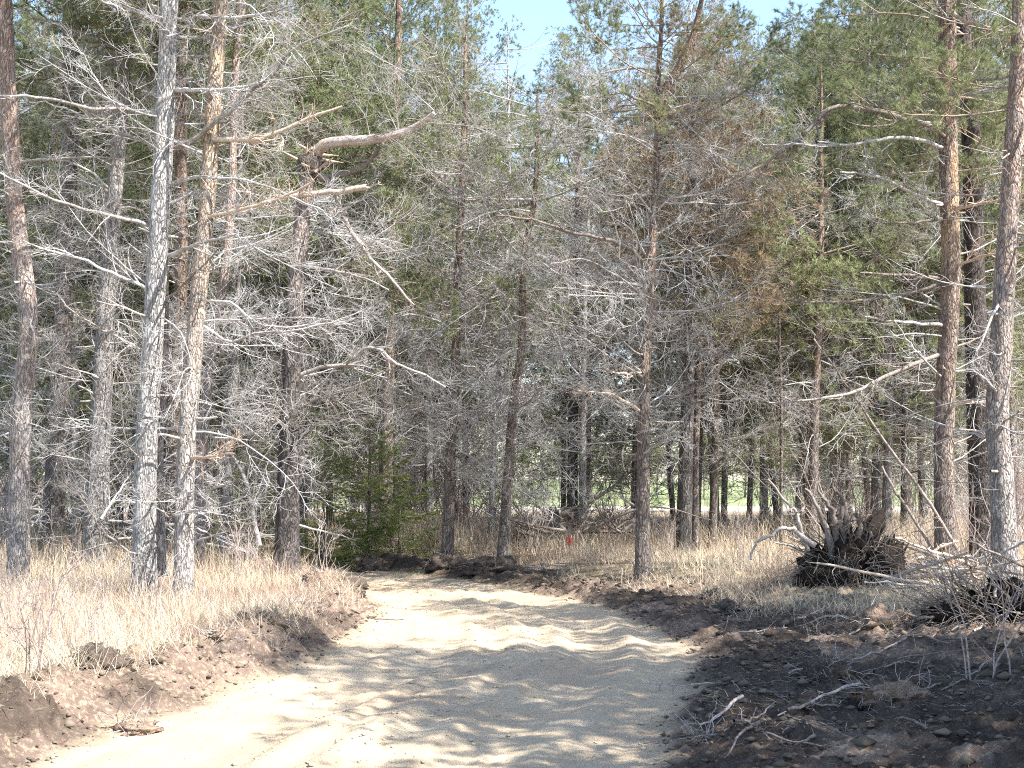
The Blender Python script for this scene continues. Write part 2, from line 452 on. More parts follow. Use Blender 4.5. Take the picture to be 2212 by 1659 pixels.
bm1 = N(nt, 'ShaderNodeBump', i_Strength=0.9, i_Distance=0.03); L.new(gn(45.0, 7.0, 0.75), bm1.inputs['Height']); L.new(bm1.outputs[0], b.inputs['Normal'])

fa = aa.reshape(nx, ny)
fcx = (fa[:-1, :-1] + fa[1:, :-1] + fa[:-1, 1:] + fa[1:, 1:]).ravel() / 4
fy = GYm[:-1, :-1].ravel(); fx_ = GXm[:-1, :-1].ravel()
sel_road = (fcx < 0) & (fy < 34) & (fx_ > -24)
sel_field = (fy > 58)


def sub_sheet(name, sel):
    q = QD[sel]; u, inv = np.unique(q, return_inverse=True)
    me = build_mesh(name, np.c_[X[u], Yv[u], Zv[u]], inv.reshape(-1, 4), None, [ground_mat])
    for an, w in (('w_sand', w_sand), ('w_red', w_red), ('w_dark', w_dark), ('w_field', w_field), ('w_track', w_track)): add_attr(me, an, w[u])
    return tag(obj(name, me), kind='structure')


sub_sheet('ground', ~sel_road & ~sel_field)
o = sub_sheet('dirt_road', sel_road)
sub_sheet('field', sel_field)

# ------------------------------------------------------------------ branch library
UP = np.array([0, 0, 1.0])


def children(P, R, n, length, ang, K, rg, tmin=0.2, tmax=1.0, planar=0.7, droop=0.0, wig=0.12, rr=0.6, rmin=0.002, bias_end=True):
    M, Kp, _ = P.shape
    t = rg.uniform(tmin, tmax, (M, n)); t.sort(axis=1)
    f = t * (Kp - 1); i = np.minimum(f.astype(int), Kp - 2); u = (f - i)[..., None]
    m = np.arange(M)[:, None]
    pos = P[m, i] * (1 - u) + P[m, i + 1] * u
    tan = norm(P[m, i + 1] - P[m, i])
    rad = R[m, i] * (1 - u[..., 0]) + R[m, i + 1] * u[..., 0]
    side = norm(np.cross(tan, UP) + 1e-4)
    sgn = np.where((np.arange(n)[None] + rg.integers(0, 2, (M, 1))) % 2 == 0, 1, -1)[..., None]
    rnd = norm(rg.normal(size=(M, n, 3))); perp = norm(rnd - (rnd * tan).sum(-1, keepdims=True) * tan)
    sd = norm(planar * sgn * side + (1 - planar) * perp * 1.4)
    a = rg.normal(ang, 0.22, (M, n))[..., None]
    d = norm(np.cos(a) * tan + np.sin(a) * sd)
    ln = length * rg.uniform(0.45, 1.15, (M, n)) * (1.15 - 0.75 * t)
    d = d.reshape(-1, 3); pos = pos.reshape(-1, 3); ln = ln.reshape(-1); rad = rad.reshape(-1)
    MM = len(d); out = np.empty((MM, K, 3)); out[:, 0] = pos; cur = d.copy()
    bend = rg.normal(0, wig, (MM, 3)); bend[:, 2] += droop
    for k in range(1, K):
        cur = norm(cur + bend + rg.normal(0, wig, (MM, 3)))
        out[:, k] = out[:, k - 1] + cur * (ln / (K - 1))[:, None]
    r0 = np.maximum(rad * rr, rmin)
    Rr = r0[:, None] * np.linspace(1, 0.45, K)[None]
    return out, np.maximum(Rr, rmin * 0.6)


def main_axis(L_, K, rg, sag, wig, r0, r1):
    P = np.zeros((1, K, 3)); cur = np.array([1.0, 0, 0.0])
    b = rg.normal(0, 0.05, 3)
    for k in range(1, K):
        cur = norm(cur + b + np.array([0, 0, sag * (k / K)]) + rg.normal(0, wig, 3))
        P[0, k] = P[0, k - 1] + cur * L_ / (K - 1)
    R = (r0 + (r1 - r0) * np.linspace(0, 1, K) ** 0.8)[None]
    return P, R


def dead_branch_arrays(rg, L_=2.2, n2=9, n3=5, n4=2, r0=0.018, rmin=0.0034, K=(9, 6, 5, 4), sides=(5, 3, 3, 3), axis=None):
    mb = MB()
    if axis is None: P1, R1 = main_axis(L_, K[0], rg, rg.normal(0.02, 0.05), 0.07, r0, 0.004)
    else: P1, R1 = axis
    mb.add(*tubes(P1, R1, sides[0]))
    P2, R2 = children(P1, R1, n2, 0.46 * L_, 0.8, K[1], rg, 0.12, 1.0, 0.6, 0.03, 0.10, 0.55, rmin * 1.5); mb.add(*tubes(P2, R2, sides[1]))
    P3, R3 = children(P2, R2, n3, 0.25 * L_, 0.72, K[2], rg, 0.15, 1.0, 0.5, 0.03, 0.12, 0.55, rmin); mb.add(*tubes(P3, R3, sides[2]))
    if n4:
        P4, R4 = children(P3, R3, n4, 0.16 * L_, 0.65, K[3], rg, 0.15, 1.0, 0.4, 0.04, 0.13, 0.65, rmin * 0.85); mb.add(*tubes(P4, R4, sides[3]))
    return mb


def add_needles(mb, P, q, n, ln, wd, rg, t0=0.25, spread=0.75, mat=1):
    M, K, _ = P.shape
    t = rg.uniform(t0, 1.0, (M, q)); t[:, 0] = 1.0
    f = t * (K - 1) * 0.999; i = f.astype(int); u = (f - i)[..., None]; m = np.arange(M)[:, None]
    pos = (P[m, i] * (1 - u) + P[m, i + 1] * u).reshape(-1, 3); tan = norm(P[m, i + 1] - P[m, i]).reshape(-1, 3)
    pos = np.repeat(pos, n, 0); tan = np.repeat(tan, n, 0)
    c = len(pos)
    d = norm(tan * rg.uniform(0.3, 1.1, (c, 1)) + spread * norm(rg.normal(size=(c, 3))) + UP * 0.1)
    l = ln * rg.uniform(0.7, 1.25, (c, 1))
    w = norm(np.cross(d, norm(rg.normal(size=(c, 3))))) * wd / 2
    pos = pos + tan * rg.uniform(-0.03, 0.03, (c, 1))
    V = np.stack([pos - w, pos + w, pos + d * l], 1).reshape(-1, 3)
    mb.add(V, None, np.arange(c * 3).reshape(-1, 3), mat)


def live_branch_arrays(rg, L_=2.2, n2=9, n3=5, n4=2, q=2, n=23, ln=0.075, wd=0.006, r0=0.02, K=(8, 5, 4, 4)):
    mb = MB()
    P1, R1 = main_axis(L_, K[0], rg, 0.09, 0.07, r0, 0.006)
    mb.add(*tubes(P1, R1, 5))
    P2, R2 = children(P1, R1, n2, 0.4 * L_, 0.8, K[1], rg, 0.25, 1.0, 0.65, 0.07, 0.1, 0.6, 0.004); mb.add(*tubes(P2, R2, 3))
    P3, R3 = children(P2, R2, n3, 0.2 * L_, 0.75, K[2], rg, 0.3, 1.0, 0.5, 0.12, 0.12, 0.6, 0.003); mb.add(*tubes(P3, R3, 3))
    if n4:
        P4, R4 = children(P3, R3, n4, 0.1 * L_, 0.7, K[3], rg, 0.3, 1.0, 0.4, 0.15, 0.12, 0.7, 0.0025); mb.add(*tubes(P4, R4, 3))
        add_needles(mb, P4, q, n, ln, wd, rg, 0.6, 0.85)
    add_needles(mb, P3, q, n, ln, wd, rg, 0.7, 0.85)
    return mb


def spruce_branch_arrays(rg, L_=1.2):
    mb = MB()
    P1, R1 = main_axis(L_, 8, rg, -0.03, 0.05, 0.012, 0.003); mb.add(*tubes(P1, R1, 4))
    P2, R2 = children(P1, R1, 16, 0.5 * L_, 0.8, 5, rg, 0.12, 1.0, 0.85, -0.04, 0.06, 0.6, 0.003); mb.add(*tubes(P2, R2, 3))
    P3, R3 = children(P2, R2, 5, 0.16 * L_, 0.75, 4, rg, 0.15, 1.0, 0.8, -0.04, 0.06, 0.6, 0.002); mb.add(*tubes(P3, R3, 3))
    for P, q in ((P2, 9), (P3, 6)): add_needles(mb, P, q, 7, 0.03, 0.0055, rg, 0.05, 0.9)
    return mb


rl = np.random.default_rng(11)
DEAD = [dead_branch_arrays(rl).mesh('dead_branch', [M_DEAD]) for _ in range(12)]
BARE = [dead_branch_arrays(rl, 2.2, 5, 3, 1, 0.02).mesh('sparse_dead_branch', [M_DEAD]) for _ in range(6)]
DARKD = [dead_branch_arrays(rl, 2.2, 8, 5, 2).mesh('dark_branch', [M_DARKTWIG]) for _ in range(6)]
LIVE = [live_branch_arrays(rl).mesh('live_branch', [M_LIVE, M_NEED]) for _ in range(8)]
SPRUCE = [spruce_branch_arrays(rl).mesh('spruce_branch', [M_DARKTWIG, M_SPRUCE]) for _ in range(4)]
# coarser ones, joined into the crowns of trees farther back
LOD_D = [dead_branch_arrays(rl, 2.2, 7, 4, 1, 0.016, 0.0054, (5, 4, 3, 3), (3, 3, 3, 3)).arrays() for _ in range(8)]
LOD_L = [live_branch_arrays(rl, 2.2, 8, 4, 1, 1, 18, 0.115, 0.014, 0.02, (5, 3, 3, 3)).arrays() for _ in range(8)]


def xf(V, loc, az, el, roll, s):
    Mx = Matrix.Translation(loc) @ Matrix.Rotation(az, 4, 'Z') @ Matrix.Rotation(-el, 4, 'Y') @ Matrix.Rotation(roll, 4, 'X') @ Matrix.Scale(s, 4)
    A = np.array(Mx)
    return V @ A[:3, :3].T + A[:3, 3]


def crown_len(u, L_):       # u 0 at crown base .. 1 at top
    return L_ * (1.0 - 0.72 * u ** 1.25) * (0.75 + 0.25 * min(1, u * 6))


def joined(lib, zs, lens, els, rg, mats, name, roff=0.05):
    mb = MB()
    for z, l, e in zip(zs, lens, els):
        V, Q, T, qm, tm = lib[rg.integers(len(lib))]
        az = rg.uniform(0, 2 * math.pi)
        W = xf(V, (roff * math.cos(az), roff * math.sin(az), z), az, e, rg.normal(0, 0.3), l / 2.2)
        n0 = mb.n
        mb.V.append(W)
        mb.Q.append(Q + n0); mb.qm.append(qm)
        if len(T): mb.T.append(T + n0); mb.tm.append(tm)
        mb.n += len(W)
    return mb.mesh(name, mats)


CROWN_H = 12.0
CROWNS, SKIRTS = [], []
for v in range(4):
    n = 66
    u = np.sort(rl.uniform(0, 1, n) ** 0.85); zs = 4.6 + u * (CROWN_H - 4.6)
    CROWNS.append(joined(LOD_L, zs, [crown_len(k, 2.9) * rl.uniform(0.7, 1.15) for k in u], 0.05 + 0.75 * u ** 1.5 + rl.normal(0, 0.15, n), rl, [M_LIVE, M_NEED], 'crown'))
    n = 44; zs = rl.uniform(1.3, 7.5, n)
    SKIRTS.append(joined(LOD_D, zs, rl.uniform(1.1, 2.5, n), rl.normal(0.05, 0.22, n), rl, [M_DEAD], 'dead_branches'))


# ------------------------------------------------------------------ trunks
def trunk_mesh(name, pts, rads, mat, sides=20, step=0.06, rough=0.07, seed=0, flare=0.35):
    pts = np.asarray(pts, float)
    Ln = np.linalg.norm(np.diff(pts, axis=0), axis=1).sum()
    K = max(6, int(Ln / step))
    C = resample(pts, K); d = np.linspace(0, 1, len(pts))
    cl = np.r_[0, np.cumsum(np.linalg.norm(np.diff(pts, axis=0), axis=1))] / Ln
    R = np.interp(np.linspace(0, 1, K), cl, rads)
    zz = np.linspace(0, Ln, K)
    R = R * (1 + flare * np.exp(-zz / 0.22))
    T = norm(np.gradient(C, axis=0)); U = norm(np.cross(T, np.array([0, 1.0, 0.03]))); W = np.cross(T, U)
    ang = np.arange(sides) * 2 * math.pi / sides
    AA, ZZ = np.meshgrid(ang, zz)
    ca, sa = np.cos(AA), np.sin(AA); rm = np.maximum(R[:, None], 0.02)
    nse = fbm(ca * 3 + seed * 3.7 + 50, ZZ * 2.2 + sa * 3, 3) * 1.4 + 0.9 * np.abs(fbm(ca * 5 + 90 + seed, ZZ * 7 + sa * 5, 2))
    low = 0.8 * fbm(ca * 0.7 + seed, ZZ * 0.9 + sa * 0.7 + 9, 2)
    RR = R[:, None] * (1 + rough * (nse + low) * np.minimum(1, rm / 0.06))
    V = C[:, None, :] + RR[..., None] * (ca[..., None] * U[:, None, :] + sa[..., None] * W[:, None, :])
    b_ = (np.arange(K - 1) * sides)[:, None]; i = np.arange(sides)[None]; j = (i + 1) % sides
    Q = np.stack([b_ + i, b_ + j, b_ + sides + j, b_ + sides + i], -1).reshape(-1, 4)
    V = V.reshape(-1, 3); n0 = len(V)
    V = np.vstack([V, C[0], C[-1]])
    k0 = np.arange(sides); T_ = np.vstack([np.c_[np.full(sides, n0), (k0 + 1) % sides, k0], np.c_[np.full(sides, n0 + 1), n0 - sides + k0, n0 - sides + (k0 + 1) % sides]])
    return build_mesh(name, V, Q, T_, [mat])


def place_branch(tree, lib, name, p, az, el, ln, rg, s0=2.2):
    me = lib[rg.integers(len(lib))]
    return obj(name, me, tree, p, (rg.normal(0, 0.35), -el, az), ln / s0)


def pine(label, Y, path, wb, wt, H, bk, dead=(0.8, 8, 45), live=None, crown=None, seed=1, group='pines standing along the track', dl=(0.9, 2.0), lib=None, cat='tree', name='pine_tree', sides=20, step=0.06, skirt=False, az_bias=None, broken=False, browning=False, live_len=2.4, lift=0.0):
    rg = np.random.default_rng(seed * 101 + 3)
    pts = [unproj(x, y, Y) for x, y in path]
    base = pts[0].copy(); base[2] = hz(base[0], base[1]) - 0.06
    pts[0] = base
    r0 = px2m(wb, Y) / 2 * 0.92; r1 = px2m(wt, Y) / 2
    P = [p - base for p in pts]
    zl = [p[2] for p in P]; zt = zl[-1]
    rad = [r0 + (r1 - r0) * (z / zt) ** 0.85 for z in zl]
    if not broken and H > zt + 0.3:
        dv = (P[-1] - P[-2]) / max(P[-1][2] - P[-2][2], 0.1); dv[:2] *= 0.5
        for f in (0.35, 0.7, 1.0):
            P.append(P[len(pts) - 1] + dv * (H - zt) * f); rad.append(r1 * (1 - f) + 0.012 * f)
    P = np.array(P)
    wob = rg.normal(0, 0.03, P.shape); wob[:, 2] = 0; wob[:, 0] *= 0.2; wob[0] = 0; P = P + wob * min(1, Y / 18)
    t = thing(name, label, cat, base, group)
    obj('trunk', trunk_mesh('trunk', P, rad, BARK[bk], sides, step, seed=seed), t)
    def at(z): return np.array([np.interp(z, P[:, 2], P[:, k]) for k in range(3)])
    if dead:
        z0, z1, n = dead
        lb = lib or DEAD
        for k in range(n):
            z = z0 + (z1 - z0) * (k + rg.uniform(0, 1)) / n
            z = round(z / 0.42) * 0.42 + rg.normal(0, 0.05) if rg.random() < 0.6 else z
            az = rg.uniform(0, 2 * math.pi)
            if az_bias is not None and rg.random() < 0.4: az = az_bias + rg.normal(0, 0.6)
            place_branch(t, lb, 'dead_branch', at(z), az, rg.normal(0.08, 0.22), rg.uniform(*dl) * (0.65 if z < 1.6 else 1), rg)
    if live:
        z0, n = live
        for k in range(n):
            u = (k + rg.uniform(0, 1)) / n; z = z0 + (H - z0) * u
            o_ = place_branch(t, LIVE, 'live_branch', at(z), rg.uniform(0, 2 * math.pi), 0.0 + 0.8 * u ** 1.5 + rg.normal(0, 0.15), crown_len(u, live_len) * rg.uniform(0.7, 1.15), rg)
            if browning and rg.random() < browning: o_.material_slots[1].link = 'OBJECT'; o_.material_slots[1].material = M_NEED_B
    if crown is not None:
        p = at(min(H, 6.0)); sc = H / CROWN_H
        o_ = obj('crown', CROWNS[seed % 4], t, (p[0], p[1], lift), (0, 0, rg.uniform(0, 6.28)), (1.0, 1.0, sc) if crown is True else (crown, crown, sc))
        if browning: o_.material_slots[1].link = 'OBJECT'; o_.material_slots[1].material = M_NEED_B
    if skirt:
        p = at(min(H, 4.0)); obj('dead_branches', SKIRTS[seed % 4], t, (p[0], p[1], 0), (0, 0, rg.uniform(0, 6.28)), (1, 1, H / CROWN_H))
    return t, at, base


def hero(tree, base, Y, path, r0, r1, seed, mat=M_DEAD, name='dead_branch', dy=0.0, n2=10, n3=4, n4=2, Lr=None):
    """one limb of a tree followed through the air; dy = how far its tip stands nearer (-) or farther (+) than the trunk"""
    rg = np.random.default_rng(seed)
    n = len(path)
    pts = np.array([unproj(x, y, Y + dy * k / (n - 1)) for k, (x, y) in enumerate(path)]) - base
    K = max(8, 3 * n); C = resample(pts, K, 0.008, rg)
    L_ = np.linalg.norm(np.diff(C, axis=0), axis=1).sum()
    R = np.linspace(r0, r1, K)
    mb = dead_branch_arrays(rg, Lr or min(L_, 2.4), n2, n3, n4, axis=(C[None], R[None]), sides=(7, 3, 3, 3), rmin=0.003)
    return obj(name, mb.mesh(name, [mat]), tree)


# ------------------------------------------------------------------ the pines near the track
W_, E_ = math.pi, 0.0
t1, a1, b1 = pine('pinkish grey pine at the far left edge above dry grass', 18, [(42, 1195), (45, 900), (60, 700), (32, 450), (18, 230), (8, 30)], 50, 34, 12.5, 'pink', (0.9, 8.5, 46), seed=1, crown=1.2, lift=3.8)
t2, a2, b2 = pine('dark shaded pine between the pinkish and the grey trunks', 23, [(110, 1170), (125, 900), (140, 600), (150, 300), (150, 0)], 50, 30, 13, 'dark', (0.8, 9, 50), seed=2, crown=1.1, lift=2.6)
t3, a3, b3 = pine('grey pine leaning right, left of the pale double stem', 20, [(205, 1185), (215, 950), (232, 600), (250, 400), (262, 200), (270, 0)], 56, 25, 12, 'grey', (0.8, 8.5, 46), seed=3, crown=1.1, lift=3.8)
t4, a4, b4 = pine('palest grey white pine with second stem fused low down', 15.6, [(312, 1290), (315, 1000), (328, 750), (345, 500), (358, 250), (366, 0)], 56, 38, 11.5, 'pale', (1.0, 8, 30), seed=4, crown=1.1, lift=3.8)
t5, a5, b5 = pine('straight tan barked pine just right of the palest pine', 15.5, [(397, 1295), (400, 1000), (425, 700), (445, 450), (460, 200), (472, 0)], 46, 32, 12, 'tan', (1.0, 8, 32), seed=5, crown=1.1, az_bias=0, lift=3.8)
t5b, a5b, b5b = pine('reddish brown trunk behind the gap between pale and tan pines', 21, [(375, 1170), (372, 950), (392, 600), (392, 300), (400, 0)], 33, 24, 12, 'brown', (0.8, 9, 46), seed=6, crown=1.1, lift=2.6)
t5c, a5c, b5c = pine('slim pinkish pine bending right behind the tan pine', 20, [(432, 1130), (435, 1000), (452, 800), (488, 580), (500, 400), (505, 200), (520, 0)], 30, 15, 11, 'pink', (0.8, 8.5, 38), seed=7, crown=1.0, az_bias=0, lift=3.8)
t6, a6, b6 = pine('thick snapped pine at the bend, its top broken over', 19.0, [(618, 1240), (625, 1000), (632, 750), (645, 550), (660, 420), (674, 340)], 58, 32, 7, 'shaded_snag', (1.4, 5.6, 30), seed=8, dl=(1.0, 2.3), broken=True, az_bias=0)
t6b, a6b, b6b = pine('narrow dark trunk half hidden behind the snapped pine', 26, [(655, 1120), (655, 900), (660, 700), (664, 400)], 22, 15, 13, 'dark', (1.0, 8.5, 46), seed=9, crown=1.1)
t6c, a6c, b6c = pine('grey slender pine between tan pine and snapped pine', 24, [(488, 1140), (492, 950), (505, 800), (512, 600), (520, 300)], 25, 15, 13, 'grey', (0.8, 8.5, 50), seed=10, crown=1.1)
t7, a7, b7 = pine('brown barked pine rising out of the young spruce', 26.5, [(832, 1140), (836, 900), (842, 700), (848, 450), (855, 200), (860, 60)], 36, 16, 12.5, 'brown', (1.6, 9, 64), seed=11, dl=(1.0, 2.3), crown=1.15)
t8b, a8b, b8b = pine('grey pine trunk right of the young spruce', 30, [(928, 1110), (926, 950), (930, 750), (936, 500)], 21, 13, 12.5, 'grey', (1.6, 8, 36), seed=12, crown=1.0)
t8, a8, b8 = pine('dark reddish pine left of two beyond the dark soil heap', 22.5, [(966, 1190), (972, 1000), (982, 800), (988, 600), (998, 400), (1005, 200)], 29, 12, 9.8, 'brown', (1.4, 8.6, 95), seed=13, dl=(1.0, 2.5), crown=0.7)
t9, a9, b9 = pine('dark pine leaning right behind the soil heap middle', 22, [(1085, 1195), (1100, 1000), (1112, 860), (1128, 740), (1133, 560), (1155, 420), (1160, 270)], 29, 9, 8.3, 'brown', (1.7, 8.2, 90), seed=14, dl=(1.0, 2.5))
t9b, a9b, b9b = pine('thin pale bare stem behind the right leaning dark pine', 27, [(1060, 1130), (1070, 900), (1092, 600), (1100, 420), (1098, 280)], 14, 7, 11, 'pale', (4, 10.5, 30), seed=15, lib=BARE, name='bare_tree')
t10, a10, b10 = pine('black shaded trunk with a white stem beside it, above brush pile', 29, [(1236, 1110), (1238, 950), (1241, 800), (1245, 600), (1250, 400)], 27, 16, 11, 'dark', (2.4, 8.5, 60), seed=16, dl=(1.0, 2.4), crown=1.1)
hb = thing('bare_tree', 'slim white stem close against the black trunk', 'tree', unproj(1258, 1105, 28.8), 'pines standing along the track')
pb = [unproj(x, y, 28.8) - unproj(1258, 1105, 28.8) for x, y in [(1258, 1125), (1259, 950), (1261, 800), (1264, 600), (1272, 450)]]
obj('trunk', trunk_mesh('trunk', pb, [0.085, 0.075, 0.065, 0.05, 0.03], BARK['pale'], 12, 0.08, seed=4), hb)
for k in range(14):
    rg = np.random.default_rng(600 + k)
    z = 3 + k * 0.45; place_branch(hb, BARE, 'dead_branch', [np.interp(z, [q[2] for q in pb], [q[i] for q in pb]) for i in range(3)], rg.uniform(0, 6.28), 0.5, 1.5, rg)
t11, a11, b11 = pine('forked reddish pine standing alone at the right of the bend', 18.8, [(1388, 1245), (1390, 1000), (1393, 800), (1408, 560), (1418, 330), (1420, 200), (1428, 60)], 37, 10, 10.4, 'brown', (2.0, 8.2, 80), dl=(0.9, 2.3), live=(6.6, 26), seed=17, live_len=1.9, browning=0.15)
t12, a12, b12 = pine('thick dark trunk right of the forked pine', 24, [(1475, 1185), (1480, 1000), (1487, 830), (1492, 600), (1498, 300)], 38, 18, 10, 'dark', (2.4, 8, 42), seed=18, crown=0.95, browning=True)
t12b, a12b, b12b = pine('thin brown trunk touching the thick dark one', 24.6, [(1502, 1185), (1503, 1000), (1507, 850), (1515, 600), (1525, 350)], 19, 11, 9.8, 'brown', (2.0, 8, 36), seed=19, crown=0.85, browning=True)
t13, a13, b13 = pine('slender dark pine with wide whorls above tawny grass', 25, [(1538, 1170), (1546, 900), (1550, 700), (1556, 500), (1562, 300)], 20, 10, 10.2, 'brown', (1.8, 8.5, 66), seed=20, dl=(1.0, 2.3), crown=0.85)
t14, a14, b14 = pine('pale grey trunk standing at the edge of the green field', 33, [(1650, 1120), (1650, 950), (1655, 800), (1660, 600)], 21, 14, 12.3, 'pale', (2.6, 8, 34), seed=21, crown=1.0)
t15, a15, b15 = pine('thinnest upright sapling left of the root plate', 25, [(1686, 1190), (1688, 900), (1685, 700), (1684, 560)], 9, 5, 7, 'brown', (2, 7, 26), seed=22, dl=(0.5, 1.1))
t16, a16, b16 = pine('brown pine directly behind the upturned root plate', 25.5, [(1752, 1160), (1760, 900), (1768, 700), (1772, 500)], 25, 16, 10.3, 'brown', (1.8, 8, 46), seed=23, crown=1.0)
t17, a17, b17 = pine('slim pale trunk behind the root plate, on its right', 33, [(1832, 1120), (1835, 850), (1838, 650)], 16, 10, 12.5, 'pink', (2, 8, 36), seed=24, crown=1.0)
t18, a18, b18 = pine('half lit grey trunk midway between root plate and orange pine', 28, [(1890, 1160), (1895, 900), (1898, 700)], 25, 17, 13, 'grey', (1.8, 8, 40), seed=25, crown=1.1)
t19, a19, b19 = pine('narrow brown trunk just left of the orange barked pine', 27.5, [(1952, 1150), (1955, 900), (1960, 650), (1965, 450)], 18, 12, 12.5, 'brown', (1.6, 8, 40), seed=26, crown=1.0)
t20, a20, b20 = pine('tall pine with orange peeling bark at the right', 18.2, [(2040, 1215), (2042, 900), (2052, 600), (2050, 300), (2045, 0)], 47, 38, 12.5, 'orange', (1.2, 8, 30), live=(5.6, 34), seed=27, lib=BARE, live_len=2.7)
t21, a21, b21 = pine('thick shaded pine close behind the orange barked one', 20.2, [(2125, 1210), (2112, 900), (2105, 600), (2095, 350), (2085, 100)], 60, 36, 13, 'black', (1.4, 8, 34), live=(6.5, 26), seed=28)
t22, a22, b22 = pine('crooked pine with a pale lit edge at the right border', 16.2, [(2172, 1260), (2165, 1050), (2158, 900), (2165, 700), (2180, 450), (2195, 200), (2205, 0)], 60, 36, 12, 'pink', (1.2, 7.5, 34), live=(5.8, 30), seed=29, lib=BARE)

# second stem fused to the palest pine
ps = np.array([unproj(x, y, 15.85) for x, y in [(338, 1245), (336, 1000), (347, 780), (352, 620), (356, 540)]]) - b4
obj('second_stem', trunk_mesh('second_stem', ps, [0.11, 0.10, 0.09, 0.07, 0.04], BARK['pink'], 16, 0.06, seed=44), t4)

# the snapped top of the pine at the bend: splintered break, stem folded over, hanging limb
ps = np.array([unproj(x, y, 19.0 - 0.9 * k / 6) for k, (x, y) in enumerate([(672, 350), (698, 316), (740, 306), (800, 302), (860, 291), (905, 270), (938, 244)])]) - b6
bt = obj('broken_top', trunk_mesh('broken_top', ps, [0.09, 0.07, 0.066, 0.062, 0.055, 0.042, 0.025], M_TOP, 20, 0.02, seed=45, flare=0.0, rough=0.4), t6)
mb = MB()
for k in range(26):
    p = unproj(655 + rng.uniform(0, 45), 330 + rng.uniform(-5, 40), 18.95 + rng.uniform(-0.12, 0.1)) - b6
    d = norm(rng.normal(size=3) + np.array([0.2, 0, 0.9])); l = rng.uniform(0.12, 0.4)
    mb.add(*tubes(np.array([[p - d * 0.05, p + d * l * 0.5, p + d * l]]), np.array([[0.035, 0.02, 0.004]]), 4))
obj('splinters', mb.mesh('splinters', [M_PEELED]), t6)
g = np.random.default_rng(77)
th = np.linspace(0, 2 * math.pi, 14, endpoint=False); ph = np.linspace(0, math.pi, 9)
kv = np.array([[math.sin(p) * math.cos(t), math.sin(p) * math.sin(t), math.cos(p)] for p in ph for t in th])
kv = kv * (0.2 + 0.10 * fbm(kv[:, 0] * 2 + 8, kv[:, 1] * 2 + kv[:, 2] * 3, 3)[:, None]) * [1.0, 0.9, 1.15] + (unproj(670, 356, 18.95) - b6)
kq = np.array([[r * 14 + i, (r + 1) * 14 + i, (r + 1) * 14 + (i + 1) % 14, r * 14 + (i + 1) % 14] for r in range(8) for i in range(14)])
obj('burl', build_mesh('burl', kv, kq, None, [BARK['dark']]), t6)
hero(t6, b6, 18.95, [(665, 368), (715, 395), (742, 470), (790, 545), (850, 610), (893, 660)], 0.045, 0.016, 46, M_STICK, 'hanging_branch', -0.3, 10, 4, 2, 1.2)
for k in range(9):
    rg = np.random.default_rng(7700 + k); q = ps[2 + k // 2] + (0, 0, 0.03)
    place_branch(t6, DEAD, 'dead_branch', q, rg.uniform(0, 6.28), rg.normal(0.3, 0.5), rg.uniform(0.6, 1.5), rg)
hero(t6, b6, 18.95, [(690, 385), (760, 372), (800, 345), (835, 295)], 0.055, 0.02, 47, M_DARKTWIG, 'dead_branch', -0.4, 8, 4, 2, 1.0)
hero(t6, b6, 18.95, [(520, 460), (580, 435), (640, 422), (720, 415), (790, 405)], 0.03, 0.045, 48, M_PEELED, 'dead_branch', -0.3, 6, 3, 2, 1.0)

